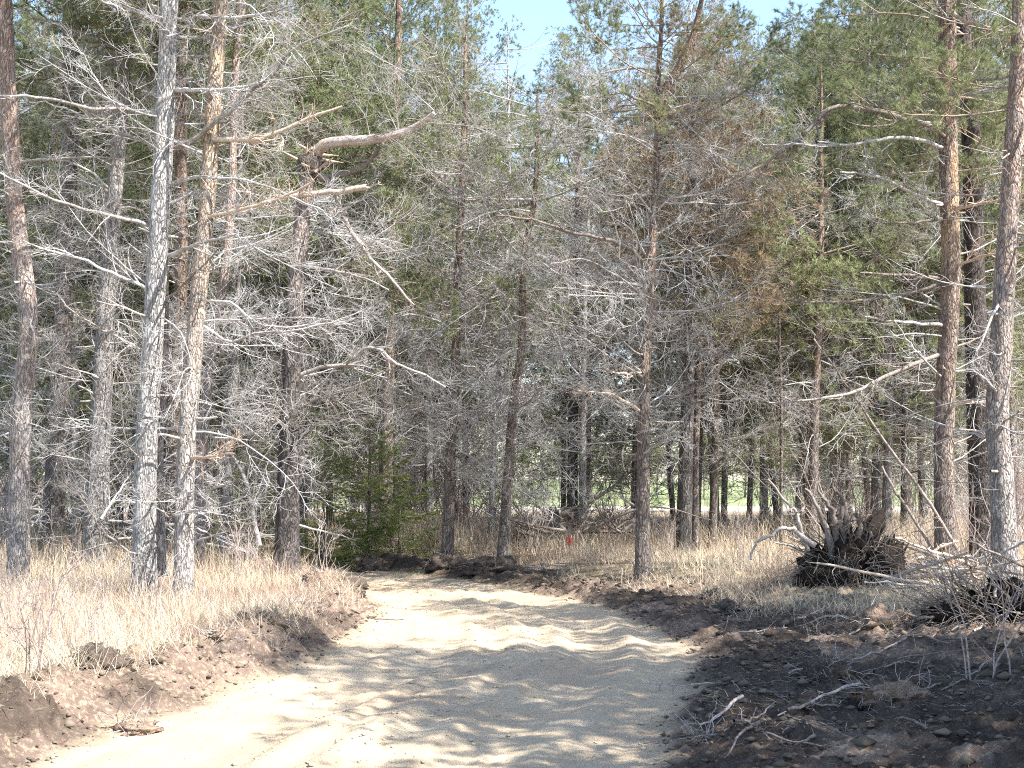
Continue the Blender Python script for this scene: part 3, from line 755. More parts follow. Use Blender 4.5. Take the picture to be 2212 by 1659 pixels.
H = [  # tree, base, depth, limb, radius at root, at tip, material, tip depth offset
    (t4, b4, 15.6, [(376, 197), (400, 193), (450, 195), (520, 190), (560, 178)], .032, .012, M_DEAD, -1.0),
    (t4, b4, 15.6, [(374, 322), (420, 300), (480, 252), (550, 190), (615, 125), (660, 92), (735, 60)], .036, .012, M_DEAD, -0.8),
    (t4, b4, 15.6, [(380, 45), (430, 36), (490, 38), (560, 32), (640, 10)], .026, .01, M_DEAD, -0.9),
    (t4, b4, 15.6, [(380, 80), (450, 78), (500, 62), (560, 48), (650, 40)], .024, .009, M_DEAD, 0.5),
    (t4, b4, 15.6, [(368, 552), (400, 538), (450, 520), (525, 500)], .03, .012, M_DEAD, -1.2),
    (t4, b4, 15.6, [(368, 400), (420, 384), (480, 384), (540, 390), (620, 420), (700, 460)], .022, .008, M_DEAD, -0.6),
    (t4, b4, 15.6, [(360, 645), (385, 628), (420, 590), (465, 545)], .018, .008, M_DARKTWIG, -1.2),
    (t4, b4, 15.6, [(335, 490), (260, 470), (180, 450), (110, 430), (50, 400), (0, 372)], .026, .012, M_DEAD, -0.8),
    (t4, b4, 15.6, [(352, 248), (270, 236), (200, 235), (130, 215), (50, 207), (-10, 205)], .028, .012, M_DEAD, -0.5),
    (t4, b4, 15.6, [(350, 322), (300, 300), (240, 280), (180, 250), (100, 220)], .024, .009, M_DEAD, 0.3),
    (t4, b4, 15.6, [(360, 50), (300, 30), (240, 10), (200, -10)], .026, .01, M_DEAD, -0.6),
    (t4, b4, 15.6, [(335, 635), (280, 605), (230, 585), (180, 560), (100, 540), (50, 520)], .024, .009, M_DEAD, -0.7),
    (t4, b4, 15.6, [(325, 690), (270, 665), (210, 650)], .02, .009, M_DEAD, -0.9),
    (t4, b4, 15.6, [(318, 760), (260, 730), (200, 700), (140, 660)], .02, .008, M_DEAD, -0.7),
    (t4, b4, 15.6, [(312, 1200), (277, 1190), (238, 1161), (198, 1116), (170, 1065)], .016, .006, M_DEAD, -1.2),
    (t4, b4, 15.6, [(330, 1085), (345, 1072), (373, 1046)], .016, .007, M_DEAD, -0.7),
    (t3, b3, 20, [(250, 420), (200, 75 + 300), (150, 350), (95, 345)], .022, .01, M_DEAD, -0.8),
    (t3, b3, 20, [(265, 130), (240, 105), (200, 75), (120, 50), (70, 40)], .026, .01, M_DEAD, -0.8),
    (t1, b1, 18, [(45, 350), (100, 345), (190, 340), (270, 345)], .022, .008, M_DEAD, -0.6),
    (t1, b1, 18, [(60, 770), (75, 735), (60, 680), (42, 640)], .018, .008, M_DEAD, -0.6),
    (t5, b5, 15.5, [(410, 992), (455, 985), (505, 978)], .022, .009, M_PEELED, -1.0),
    (t5, b5, 15.5, [(405, 1068), (440, 1060), (487, 1046)], .02, .01, M_DEAD, -0.9),
    (t5, b5, 15.5, [(405, 1108), (430, 1100), (458, 1092)], .018, .01, M_DEAD, -0.8),
    (t5, b5, 15.5, [(450, 470), (520, 455), (600, 428), (680, 395)], .026, .012, M_PEELED, -0.7),
    (t5, b5, 15.5, [(455, 300), (560, 300), (650, 262), (740, 230)], .034, .014, M_PEELED, -0.4),
    (t5, b5, 15.5, [(425, 690), (490, 735), (560, 720), (640, 712), (740, 690)], .02, .008, M_DEAD, -0.5),
    (t5, b5, 15.5, [(430, 650), (500, 655), (560, 700), (650, 705), (730, 692), (800, 662)], .018, .006, M_DEAD, -0.3),
    (t6, b6, 19.0, [(635, 815), (694, 793), (766, 786), (784, 757), (802, 750), (827, 759), (852, 784), (899, 802), (963, 836)], .034, .012, M_DEAD, -0.5),
    (t6, b6, 19.0, [(632, 890), (677, 867), (720, 852), (766, 843)], .026, .01, M_DARKTWIG, -0.6),
    (t6, b6, 19.0, [(650, 575), (700, 580), (780, 600), (840, 625)], .03, .008, M_DEAD, -0.7),
    (t8, b8, 22.5, [(975, 938), (927, 906), (899, 885), (848, 867)], .024, .01, M_DARKTWIG, -0.7),
    (t8, b8, 22.5, [(978, 940), (999, 920), (1028, 895), (1070, 890)], .022, .009, M_DARKTWIG, -0.7),
    (t8, b8, 22.5, [(985, 720), (940, 690), (880, 680), (820, 690)], .022, .008, M_DEAD, -1.0),
    (t8, b8, 22.5, [(985, 780), (1030, 740), (1070, 720), (1120, 730)], .022, .008, M_DEAD, -1.0),
    (t9, b9, 22, [(1112, 870), (1080, 850), (1040, 800), (1000, 790)], .022, .008, M_DEAD, -1.0),
    (t9, b9, 22, [(1120, 800), (1170, 770), (1230, 780), (1290, 760)], .022, .007, M_DEAD, -1.0),
    (t9, b9, 22, [(1112, 885), (1140, 870), (1165, 840)], .022, .009, M_DARKTWIG, -0.5),
    (t11, b11, 18.8, [(1390, 890), (1350, 867), (1321, 852), (1249, 845)], .026, .01, M_PEELED, -0.6),
    (t11, b11, 18.8, [(1393, 806), (1346, 806), (1300, 800)], .024, .01, M_PEELED, -0.6),
    (t11, b11, 18.8, [(1388, 980), (1410, 966), (1440, 949), (1470, 950)], .018, .008, M_DEAD, -0.8),
    (t11, b11, 18.8, [(1400, 575), (1348, 530), (1248, 505), (1148, 475), (1073, 465)], .034, .012, M_DARKTWIG, -0.6),
    (t11, b11, 18.8, [(1418, 232), (1383, 215), (1338, 202), (1288, 210)], .024, .01, M_DARKTWIG, -0.5),
    (t11, b11, 18.8, [(1405, 620), (1330, 610), (1280, 620), (1220, 600), (1160, 560)], .024, .008, M_DEAD, -0.8),
    (t11, b11, 18.8, [(1405, 655), (1340, 600), (1260, 560), (1190, 570)], .02, .008, M_DEAD, -1.0),
    (t11, b11, 18.8, [(1416, 300), (1493, 265), (1578, 215), (1668, 160)], .024, .009, M_DARKTWIG, -0.3),
    (t11, b11, 18.8, [(1408, 480), (1433, 385), (1488, 350), (1540, 345)], .022, .009, M_DEAD, -0.3),
    (t11, b11, 18.8, [(1408, 440), (1493, 420), (1568, 410), (1660, 380)], .022, .008, M_DEAD, -0.5),
    (t13, b13, 25, [(1548, 800), (1590, 770), (1640, 760)], .02, .008, M_DARKTWIG, -0.7),
    (t20, b20, 18.2, [(2045, 275), (1968, 260), (1868, 235), (1793, 232), (1748, 280), (1678, 335), (1618, 375), (1568, 400)], .045, .014, M_DARKTWIG, -0.6),
    (t20, b20, 18.2, [(2045, 322), (1978, 300), (1943, 297), (1893, 305), (1818, 315), (1718, 312), (1648, 312)], .032, .01, M_DEAD, -0.9),
    (t20, b20, 18.2, [(2045, 445), (1978, 420), (1918, 390), (1868, 377), (1813, 372)], .03, .012, M_DEAD, -1.1),
    (t20, b20, 18.2, [(2045, 473), (1968, 480), (1908, 482)], .026, .01, M_DARKTWIG, -0.8),
    (t20, b20, 18.2, [(2045, 604), (1968, 595), (1908, 592), (1858, 590)], .03, .012, M_DARKTWIG, -0.8),
    (t20, b20, 18.2, [(2045, 610), (1968, 630), (1893, 645), (1818, 652), (1718, 650), (1693, 648)], .032, .01, M_DARKTWIG, -0.4),
    (t20, b20, 18.2, [(2048, 706), (1968, 697), (1893, 690), (1848, 680)], .028, .012, M_DEAD, -1.0),
    (t20, b20, 18.2, [(2042, 762), (1979, 785), (1917, 811), (1860, 839), (1810, 856), (1708, 867), (1662, 870)], .036, .012, M_STICK, -0.4),
    (t20, b20, 18.2, [(2055, 452), (2118, 440), (2212, 420)], .028, .014, M_PEELED, -1.0),
    (t20, b20, 18.2, [(2055, 578), (2118, 555), (2188, 540)], .024, .012, M_PEELED, -1.0),
    (t20, b20, 18.2, [(2045, 15), (2078, 45), (2118, 55), (2212, 80)], .036, .016, M_PEELED, -1.0),
    (t20, b20, 18.2, [(2045, 884), (2109, 861), (2177, 850)], .024, .012, M_PEELED, -0.9),
    (t20, b20, 18.2, [(2042, 820), (1990, 770), (1960, 735), (1930, 690)], .018, .008, M_DEAD, -0.9),
    (t22, b22, 16.2, [(2165, 640), (2140, 690), (2110, 760)], .022, .009, M_DEAD, -0.6),
    (t22, b22, 16.2, [(2160, 860), (2130, 820), (2100, 800)], .02, .008, M_DEAD, -0.6),
]
for k, (t, bb, Y, path, r0, r1, mt, dy) in enumerate(H):
    n = 12 if len(path) > 4 else 8
    hero(t, bb, Y, path, r0, r1, 900 + k, mt, 'dead_branch', dy, n, 4, 2, 1.5 if len(path) > 4 else 1.1)
# fork of the pine at the right of the bend
ps = np.array([unproj(x, y, 18.8 - 0.1 * k) for k, (x, y) in enumerate([(1419, 250), (1440, 190), (1468, 145), (1498, 75), (1518, -10)])]) - b11
obj('fork', trunk_mesh('fork', ps, [0.07, 0.065, 0.06, 0.05, 0.03], BARK['brown'], 12, 0.06, seed=61, flare=0), t11)
for k in range(7):
    rg = np.random.default_rng(700 + k); u = 0.25 + k * 0.11
    place_branch(t11, LIVE if k % 2 else DEAD, 'live_branch' if k % 2 else 'dead_branch', [np.interp(u * 4, range(5), ps[:, i]) for i in range(3)], rg.uniform(0, 6.28), 0.5, rg.uniform(0.8, 1.3), rg)

# short stubs of limbs that broke off
for t, at, zs, rr, mt in ((t1, a1, (1, 7), .11, M_DEAD), (t4, a4, (1, 8), .14, M_DEAD), (t5, a5, (1, 7), .12, M_DEAD), (t20, a20, (1.2, 8), .16, M_PEELED), (t22, a22, (1, 7), .16, M_STICK), (t11, a11, (1, 6), .09, M_STICK), (t3, a3, (1, 7), .13, M_DEAD)):
    rg = np.random.default_rng(int(zs[1] * 100 + rr * 1000)); n = 26; P = np.zeros((n, 4, 3))
    for q in range(n):
        az = rg.uniform(0, 6.28); d = np.array([math.cos(az), math.sin(az), rg.normal(0.15, 0.25)]); P[q] = at(rg.uniform(*zs)) + d * np.linspace(0.03, rr + rg.uniform(0.05, 0.28), 4)[:, None] + rg.normal(0, 0.008, (4, 3))
    V, Q = tubes(P, rg.uniform(.01, .024, n)[:, None] * np.linspace(1.1, 0.6, 4)[None], 6)
    tag(obj('branch_stubs', build_mesh('branch_stubs', V, Q, None, [mt]), t), kind='stuff')
# pines outside the picture on the right whose shade lies over the track and the churned soil
for k, (x, y, h_, n_) in enumerate([(5.0, 3.4, 6.5, 1), (5.6, 5.0, 7.5, 1), (6.9, 6.4, 11.3, 2), (9.4, 5.0, 11.5, 2), (8.2, 10.8, 11, 2), (13.5, 6.5, 13, 1), (6.4, 0.8, 7, 1)]):
    bz = hz(x, y); t = thing('pine_tree', 'pine beside the churned soil, outside the picture on the right', 'tree', (x, y, bz), 'pines right of the track outside the picture')
    obj('trunk', trunk_mesh('trunk', [(0, 0, -0.1), (0.1, 0, h_ * 0.5), (0.05, 0.1, h_)], [0.17, 0.13, 0.02], BARK['grey'], 12, 0.15, seed=k), t)
    for q in range(n_): obj('crown', CROWNS[(k + q) % 4], t, (0, 0, -0.3 * q), (0, 0, k * 1.3 + q * 2), (1.0, 1.0, h_ / CROWN_H))
    obj('dead_branches', SKIRTS[k % 4], t, (0, 0, 0), (0, 0, k * 2.1), (0.9, 0.9, h_ / CROWN_H))

# ------------------------------------------------------------------ pines farther back
BT = [trunk_mesh('trunk', [(0, 0, -0.1), (rl.normal(0, 0.12), rl.normal(0, 0.12), 4), (rl.normal(0, 0.15), rl.normal(0, 0.15), 8), (0, 0, 12)], [0.10, 0.078, 0.052, 0.012], BARK[k], 10, 0.15, seed=i) for i, k in enumerate(('dark', 'brown', 'grey', 'orange', 'pink'))]


def top_line(xd):
    return np.interp(xd, [-100, 60, 130, 190, 260, 1000, 1045, 1100, 1150, 1200, 1260, 1420, 1560, 1610, 1680, 1720, 1790, 1850, 2300], [-150, -120, 30, -60, -150, -120, 60, 160, 150, 120, 90, 80, 70, 110, 120, 110, 60, -60, -150])


MARKS = [(-200, 'left picture edge'), (45, 'pinkish left pine'), (120, 'dark left pine'), (225, 'grey leaning pine'), (330, 'palest pine'), (420, 'tan pine'), (498, 'grey slender pine'), (635, 'snapped pine'),
         (836, 'brown spruce side pine'), (928, 'grey trunk beside spruce'), (972, 'dark reddish pine'), (1105, 'leaning dark pine'), (1242, 'black trunk'), (1392, 'forked pine'), (1482, 'thick dark trunk'), (1545, 'slender whorled pine'),
         (1650, 'pale field edge trunk'), (1760, 'root plate pine'), (1833, 'slim pale trunk'), (1893, 'half lit grey trunk'), (1955, 'narrow brown trunk'), (2045, 'orange barked pine'), (2115, 'thick shaded pine'), (2165, 'crooked pine'), (2500, 'right picture edge')]


def between(xd):
    i = max(0, min(len(MARKS) - 2, int(np.searchsorted([m[0] for m in MARKS], xd)) - 1))
    return 'between %s and %s' % (MARKS[i][1], MARKS[i + 1][1])


rb = np.random.default_rng(21)
placed = []
spots = []
for (lo, hi, ylo, yhi, n, kind) in [(-120, 620, 27, 48, 19, 0), (620, 1060, 33, 52, 8, 1), (1060, 1420, 36, 54, 4, 1), (1420, 1740, 29, 46, 7, 2), (1720, 2330, 27, 48, 15, 3)]:
    for k in range(n):
        for _ in range(60):
            xd = lo + (hi - lo) * (k + rb.uniform(0, 1)) / n; Y = rb.uniform(ylo, yhi)
            p = unproj(xd, 1100, Y)
            if all((p[0] - q[0]) ** 2 + (p[1] - q[1]) ** 2 > 2.2 for q in placed): break
        placed.append(p[:2]); spots.append((xd, Y, p, kind))
for k, (xd, Y, p, kind) in enumerate(spots):
    zt = unproj(xd, top_line(xd) + rb.uniform(-10, 60), Y)[2]
    h_ = float(np.clip(zt, 9.0, 15.5))
    t = thing('pine_tree', ' '.join((['nearer', 'farther'][int(Y > 37)], ['dark', 'brown', 'grey', 'russet', 'pinkish'][k % 5], 'pine', between(xd))), 'tree', (p[0], p[1], hz(p[0], p[1])), ['pines of the left stand', 'pines behind the bend', 'browning pines', 'pines of the right stand'][kind])
    s = h_ / 12.0
    obj('trunk', BT[k % 5], t, None, (0, 0, k * 1.1), (1, 1, s))
    c = obj('crown', CROWNS[(k * 3 + 1) % 4], t, None, (0, 0, k * 0.9), (s * 0.95, s * 0.95, s))
    if kind == 2 and k % 3 == 1: c.material_slots[1].link = 'OBJECT'; c.material_slots[1].material = M_NEED_B
    obj('dead_branches', SKIRTS[(k * 3 + 3) % 4], t, None, (0, 0, k * 1.7), (s, s, s))
    obj('low_crown', CROWNS[(k * 3 + 2) % 4], t, (0, 0, (-2.8, -2.3, -1.9, -2.3)[kind] * s), (0, 0, k * 2.3), (s * 0.8, s * 0.8, s * 0.9))
    if kind in (1,): obj('dead_branches', SKIRTS[(k * 3 + 2) % 4], t, (0, 0, -0.9), (0, 0, k * 2.9), (s, s, s * 0.9))

# far edge of the field
FARC = [joined(LOD_D, rl.uniform(0.6, 11, 40), rl.uniform(2.0, 4.5, 40), rl.uniform(0.3, 1.2, 40), rl, [M_FARTWIG], 'crown') for _ in range(3)]
BUSHC = [joined(LOD_L, rl.uniform(0.1, 2.2, 26), rl.uniform(0.8, 1.8, 26), rl.uniform(0.2, 1.1, 26), rl, [M_LIVE, M_BUSH], 'foliage') for _ in range(2)]
for k in range(120):
    row = k % 2; x = (-78 + 156 * (k + rb.uniform(0, 1)) / 120) * (1.0 if row else 0.86); y = rb.uniform(132, 165) if row else rb.uniform(108, 128)
    pn = k % 3 == 0
    t = thing('pine_tree' if pn else 'bare_tree', ('green far pine ' if pn else 'bare far tree ') + between((x / y * FPX + 512) / D2P), 'tree', (x, y, hz(x, y)), 'pines across the field' if pn else 'bare trees across the field')
    s = rb.uniform(0.8, 1.15) * (1.0 if row else 0.8)
    obj('trunk', BT[2 + k % 3], t, None, (0, 0, k), (s, s, s))
    obj('crown', CROWNS[k % 4] if pn else FARC[k % 3], t, (0, 0, -2.5 if pn else 0), (0, 0, k * 0.7), (s * 1.4, s * 1.4, s * 1.1) if pn else s)
for k in range(64):
    x = -50 + 100 * (k + rb.uniform(0, 1)) / 64; y = rb.uniform(98, 114); s = rb.uniform(0.9, 2.2)
    t = thing('evergreen_bush', 'yellowish far bush ' + between((x / y * FPX + 512) / D2P), 'bush', (x, y, hz(x, y)), 'bushes along the far field edge')
    obj('foliage', BUSHC[k % 2], t, None, (0, 0, k * 1.3), s)

# ------------------------------------------------------------------ young spruces
def spruce(label, xd, Y, h_, w, seed, zmin=0.1):
    rg = np.random.default_rng(seed); p = unproj(xd, 1180, Y)
    t = thing('young_spruce', label, 'tree', (p[0], p[1], hz(p[0], p[1])), 'young spruces by the bend')
    obj('trunk', trunk_mesh('trunk', [(0, 0, -0.05), (0.02, 0, h_ * 0.5), (0, 0, h_)], [0.04, 0.028, 0.006], BARK['brown'], 8, 0.1), t)
    n = int(24 * h_)
    for k in range(n):
        u = (k + rg.uniform(0, 1)) / n; z = zmin + (h_ - zmin) * u
        place_branch(t, SPRUCE, 'spruce_branch', (0, 0, z), rg.uniform(0, 6.28), -0.15 + 0.7 * u + rg.normal(0, 0.15), max(0.2, w * (1 - u) ** 0.8 * rg.uniform(0.6, 1.15)), rg, 1.2)


spruce('young dark green spruce in front of the brown pine', 795, 24.6, 3.1, 1.5, 31)
spruce('low yellowish green spruce at the foot of the taller one', 862, 24.6, 1.15, 1.1, 32)
spruce('small spruce showing between the tan and the snapped pine', 556, 24.5, 2.6, 0.9, 33)
spruce('spruce seedling just right of the snapped pine', 698, 23.4, 1.3, 0.7, 34)

# ------------------------------------------------------------------ dead grass
def grass(n_try, xlo, xhi, ylo, yhi, hmin, hmax, wd, dens, seed, lean=0.45, K=3, lie=False):
    rg = np.random.default_rng(seed)
    # uniform in the ground plane of the view wedge
    u = rg.uniform(0, 1, n_try); y = np.sqrt(ylo ** 2 + u * (yhi ** 2 - ylo ** 2)); x = rg.uniform(xlo, xhi, n_try) * y
    keep = rg.uniform(0, 1, n_try) < dens(x, y)
    x, y = x[keep], y[keep]; n = len(x)
    z = height(x, y) - 0.015
    cl = fbm(x * 1.1, y * 1.1, 3) + 0.5
    h_ = rg.uniform(hmin, hmax, n) * (0.25 + 1.5 * cl)
    az = rg.uniform(0, 2 * math.pi, n) ; ln = np.abs(rg.normal(lean, 0.25, n))
    d = np.c_[np.cos(az) * ln, np.sin(az) * ln, np.ones(n) if not lie else np.full(n, 0.12)]; d = norm(d)
    wv = np.c_[-np.sin(az + rg.normal(0, 1, n)), np.cos(az), np.zeros(n)]; wv = norm(wv) * (wd * rg.uniform(0.6, 1.4, n))[:, None] * 0.5
    w = wv * np.clip(y / 14, 0.7, 2.2)[:, None]
    p0 = np.c_[x, y, z]; p1 = p0 + d * (h_ * 0.55)[:, None]
    d2 = norm(d + np.c_[np.cos(az), np.sin(az), np.full(n, -0.35)] * rg.uniform(0.1, 0.9, n)[:, None]); p2 = p1 + d2 * (h_ * 0.45)[:, None]
    V = np.stack([p0 - w, p0 + w, p1 + w * 0.7, p1 - w * 0.7, p2], 1).reshape(-1, 3)
    k = np.arange(n)[:, None] * 5
    Q = k + np.array([[0, 1, 2, 3]]); T = k + np.array([[3, 2, 4]])
    tint = np.repeat(np.clip(rg.normal(0.5, 0.22, n) + (fbm(x * 0.7 + 30, y * 0.7, 3)) * 1.0, 0, 1), 5)
    return V, Q, T, tint


gm, nt, b = new_mat('dead_grass', 0.7); L = nt.links
cr = N(nt, 'ShaderNodeValToRGB'); L.new(N(nt, 'ShaderNodeAttribute', attribute_name='tint').outputs['Fac'], cr.inputs[0])
e = cr.color_ramp.elements; e[0].color = (0.30, 0.20, 0.15, 1); e[1].color = (0.64, 0.58, 0.42, 1)
x_ = e.new(0.35); x_.color = (0.48, 0.37, 0.29, 1); x_ = e.new(0.7); x_.color = (0.64, 0.55, 0.40, 1)
L.new(cr.outputs[0], b.inputs['Base Color'])
tr = N(nt, 'ShaderNodeBsdfTranslucent'); L.new(cr.outputs[0], tr.inputs[0]); mx = N(nt, 'ShaderNodeMixShader'); mx.inputs[0].default_value = 0.3
L.new(b.outputs[0], mx.inputs[1]); L.new(tr.outputs[0], mx.inputs[2]); L.new(mx.outputs[0], nt.nodes['Material Output'].inputs[0])


def dens_low(x, y):
    t, s, h, a = edge_dist(x, y)
    n = fbm(x * 0.8 + 3, y * 0.8, 3) + 0.5
    dl = sstep(a + 0.9 * (n - 0.5), 0.12, 0.6) * (0.45 + 0.75 * n)
    dr = np.where(y > 17.5, sstep(a + n - 0.5, 0.8, 1.6) * (0.35 + 0.8 * n), 0.06 * sstep(a, 0.6, 3.0) * sstep(y, 9, 13) + 0.75 * sstep(n, 0.42, 0.62) * sstep(y, 11.5, 14) * sstep(a, 0.8, 1.6))
    return np.where(t < 0, dl, dr)


def dens_tall(x, y):
    t, s, h, a = edge_dist(x, y)
    n = fbm(x * 0.5 + 13, y * 0.5, 3) + 0.5
    return np.where(t < 0, sstep(a, 0.5, 1.4) * (0.35 + n), np.where(y > 16, sstep(a, 0.9, 2.0) * sstep(n, 0.3, 0.6), 0.04 * sstep(a, 0.8, 2) * sstep(y, 10, 13)))


def dens_litter(x, y):
    t, s, h, a = edge_dist(x, y)
    n = fbm(x * 1.5 + 23, y * 1.5, 3) + 0.5
    return np.maximum(sstep(a, 0.0, 0.4) * np.clip(n * 1.8 - 0.35, 0, 1), 0.12 * sstep(a, -0.7, 0.0))


G = [grass(150000, -0.42, 0.42, 6.5, 18, 0.10, 0.34, 0.005, dens_low, 1, 1.0),
     grass(75000, -0.42, 0.42, 18, 31, 0.10, 0.36, 0.0055, dens_low, 11, 0.9),
     grass(24000, -0.42, 0.42, 7.5, 19, 0.25, 0.62, 0.004, dens_tall, 2, 0.4),
     grass(30000, -0.42, 0.42, 19, 32, 0.35, 0.85, 0.004, dens_tall, 12, 0.4),
     grass(110000, -0.42, 0.42, 6.5, 22, 0.05, 0.26, 0.006, dens_litter, 3, 1.0, lie=True),
     grass(24000, -0.42, 0.42, 29, 56, 0.1, 0.36, 0.008, lambda x, y: np.full(len(x), 0.9), 4, 0.4)]
off = 0; Vs, Qs, Ts, Ti = [], [], [], []
for V, Q, T, ti in G:
    Vs.append(V); Qs.append(Q + off); Ts.append(T + off); Ti.append(ti); off += len(V)
me = build_mesh('dead_grass', np.concatenate(Vs), np.concatenate(Qs), np.concatenate(Ts), [gm], smooth=False)
add_attr(me, 'tint', np.concatenate(Ti))
tag(obj('dead_grass', me), 'dry straw coloured grass and litter along both sides of the track', 'grass', kind='stuff')

# ------------------------------------------------------------------ leafless shrubs
def shrub_mesh(rg, n, h_, spread, r0):
    mb = MB(); K = 7
    P = np.zeros((n, K, 3)); cur = norm(np.c_[rg.normal(0, spread, n), rg.normal(0, spread, n), np.ones(n)]); P[:, 0, :2] = rg.normal(0, 0.08, (n, 2))
    ln = h_ * rg.uniform(0.5, 1.1, n)
    bd = rg.normal(0, 0.06, (n, 3))
    for k in range(1, K):
        cur = norm(cur + bd + rg.normal(0, 0.09, (n, 3))); P[:, k] = P[:, k - 1] + cur * (ln / (K - 1))[:, None]
    P[:, 0, 2] -= 0.05
    R = r0 * rg.uniform(0.6, 1.2, n)[:, None] * np.linspace(1, 0.35, K)[None]
    mb.add(*tubes(P, R, 4))
    P2, R2 = children(P, R, 5, h_ * 0.35, 0.6, 5, rg, 0.3, 1, 0.2, 0.03, 0.1, 0.6, 0.0025); mb.add(*tubes(P2, R2, 3))
    P3, R3 = children(P2, R2, 3, h_ * 0.15, 0.6, 4, rg, 0.3, 1, 0.2, 0.03, 0.1, 0.7, 0.002); mb.add(*tubes(P3, R3, 3))
    return mb.mesh('stems', [M_STEM])


SHR = [shrub_mesh(rl, 7, 0.9, 0.35, 0.006), shrub_mesh(rl, 5, 1.1, 0.22, 0.008), shrub_mesh(rl, 12, 1.3, 0.3, 0.007), shrub_mesh(rl, 9, 1.7, 0.4, 0.01)]
for xd, yd, Y, v, s, lab in [
    (60, 1540, 8.7, 0, 1.0, 'leafless grey twiggy bush nearest the lower left corner'),
    (90, 1470, 9.6, 1, 0.9, 'thin upright bare shrub behind the corner bush'),
    (190, 1430, 10.6, 0, 0.9, 'bare shrub left of the dark clod among straw'),
    (335, 1400, 12.2, 1, 0.8, 'red stemmed bare shrub in front of the pale pine'),
    (455, 1380, 13.0, 0, 0.6, 'small bare shrub in grass below the tan pine'),
    (20, 1400, 12.0, 2, 0.7, 'many stemmed bare shrub at the left border'),
    (520, 1260, 17.5, 2, 0.8, 'tawny bare bush between tan and snapped pines'),
    (585, 1290, 16.8, 1, 0.7, 'sparse bare bush left of the snapped pine foot'),
    (700, 1260, 18.3, 1, 0.9, 'dark bare bush right against the snapped pine'),
    (1165, 1190, 24, 2, 1.1, 'brushy bare bush right of the leaning dark pine'),
    (1030, 1180, 24.5, 2, 0.9, 'bare bush between the two dark reddish pines'),
    (1320, 1185, 24.5, 3, 0.8, 'bare bush between red flag and forked pine'),
    (1440, 1190, 23.5, 2, 0.7, 'bare bush right behind the forked pine foot'),
    (1600, 1230, 20.5, 2, 0.85, 'pale bare bush in the tawny grass left of the roots'),
    (2100, 1250, 19.0, 3, 0.9, 'tangled bare bush under the thick shaded pine'),
    (2190, 1290, 17.0, 3, 0.9, 'bare bush at the foot of the crooked pine'),
    (2000, 1240, 19.2, 3, 0.7, 'bare bush left of the orange pine foot'),
    (2140, 1560, 8.8, 1, 1.0, 'thin dark sapling stems in the shaded lower right'),
    (1110, 1150, 29, 3, 1.0, 'large bare bush behind the leaning dark pine'),
    (880, 1160, 29, 3, 0.9, 'bare bush behind the low spruce'),
]:
    p = unproj(xd, yd, Y)
    t = thing('bare_shrub', lab, 'shrub', (p[0], p[1], hz(p[0], p[1])), 'leafless shrubs', rotz=xd)
    obj('stems', SHR[v], t, None, None, s)

ru = np.random.default_rng(91)
for k in range(120):
    for _ in range(30):
        xd = ru.uniform(-60, 2280); Y = ru.uniform(23, 50); p = unproj(xd, 1100, Y); tq, sq, hq, aq = edge_dist(p[:1], p[1:2])
        if aq[0] > 1.2 and not (1240 < xd < 1720 and ru.random() < 0.85): break
    t = thing('bare_shrub', ['thin', 'tall', 'bushy', 'wiry'][k % 4] + [' near', ' mid-distance', ' far'][int(Y > 32) + int(Y > 41)] + ' shrub ' + between(xd), 'shrub', (p[0], p[1], hz(p[0], p[1])), 'leafless shrubs under the trees', rotz=k * 1.7)
    obj('stems', SHR[[2, 3, 3, 2][k % 4]], t, None, None, ru.uniform(0.9, 1.8))

for k in range(110):
    xd = ru.choice([ru.uniform(-100, 640), ru.uniform(770, 1010), ru.uniform(1700, 2330)]); Y = ru.uniform(44, 57); p = unproj(xd, 1100, Y)
    t = thing('bare_shrub', ['thin', 'tall', 'bushy', 'wiry', 'pale'][k % 5] + ' field edge bush ' + between(xd), 'shrub', (p[0], p[1], hz(p[0], p[1])), 'leafless shrubs on the near field edge', rotz=k * 1.7)
    obj('stems', SHR[[2, 3, 3, 2][k % 4]], t, None, None, ru.uniform(1.3, 2.2))

# ------------------------------------------------------------------ lumps of soil
def lump_mesh(name, rg, mat, sx, sy, sz, nu=26, nv=14, rough=0.5, f=2.0):
    th = np.linspace(0, 2 * math.pi, nu, endpoint=False); ph = np.linspace(0, math.pi, nv)
    v = np.array([[math.sin(p) * math.cos(t), math.sin(p) * math.sin(t), math.cos(p)] for p in ph for t in th])
    o = rg.uniform(0, 100)
    r = 1 + rough * (fbm(v[:, 0] * f + o, v[:, 1] * f + v[:, 2] * f * 1.3, 3) * 1.6 + 0.7 * fbm(v[:, 0] * f * 4 + o, v[:, 1] * f * 4 + v[:, 2] * f * 4, 3))
    v = v * r[:, None] * [sx, sy, sz]
    q = np.array([[r_ * nu + i, (r_ + 1) * nu + i, (r_ + 1) * nu + (i + 1) % nu, r_ * nu + (i + 1) % nu] for r_ in range(nv - 1) for i in range(nu)])
    return build_mesh(name, v, q, None, [mat])


def soil_mat(name, a, bcol, c):
    m, nt, b = new_mat(name, 0.97); L = nt.links; tc = N(nt, 'ShaderNodeTexCoord')
    def g(s): n = N(nt, 'ShaderNodeTexNoise', i_Scale=s, i_Detail=5.0, i_Roughness=0.65); L.new(tc.outputs['Object'], n.inputs['Vector']); return n.outputs[0]
    c1 = mixc(nt, mrange(nt, g(7.0), 0.35, 0.65), a, bcol); c1 = mixc(nt, mrange(nt, g(40.0), 0.55, 0.68), c1, c)
    L.new(c1, b.inputs['Base Color']); bp = N(nt, 'ShaderNodeBump', i_Strength=1.0, i_Distance=0.03); L.new(g(35.0), bp.inputs['Height']); L.new(bp.outputs[0], b.inputs['Normal'])
    return m


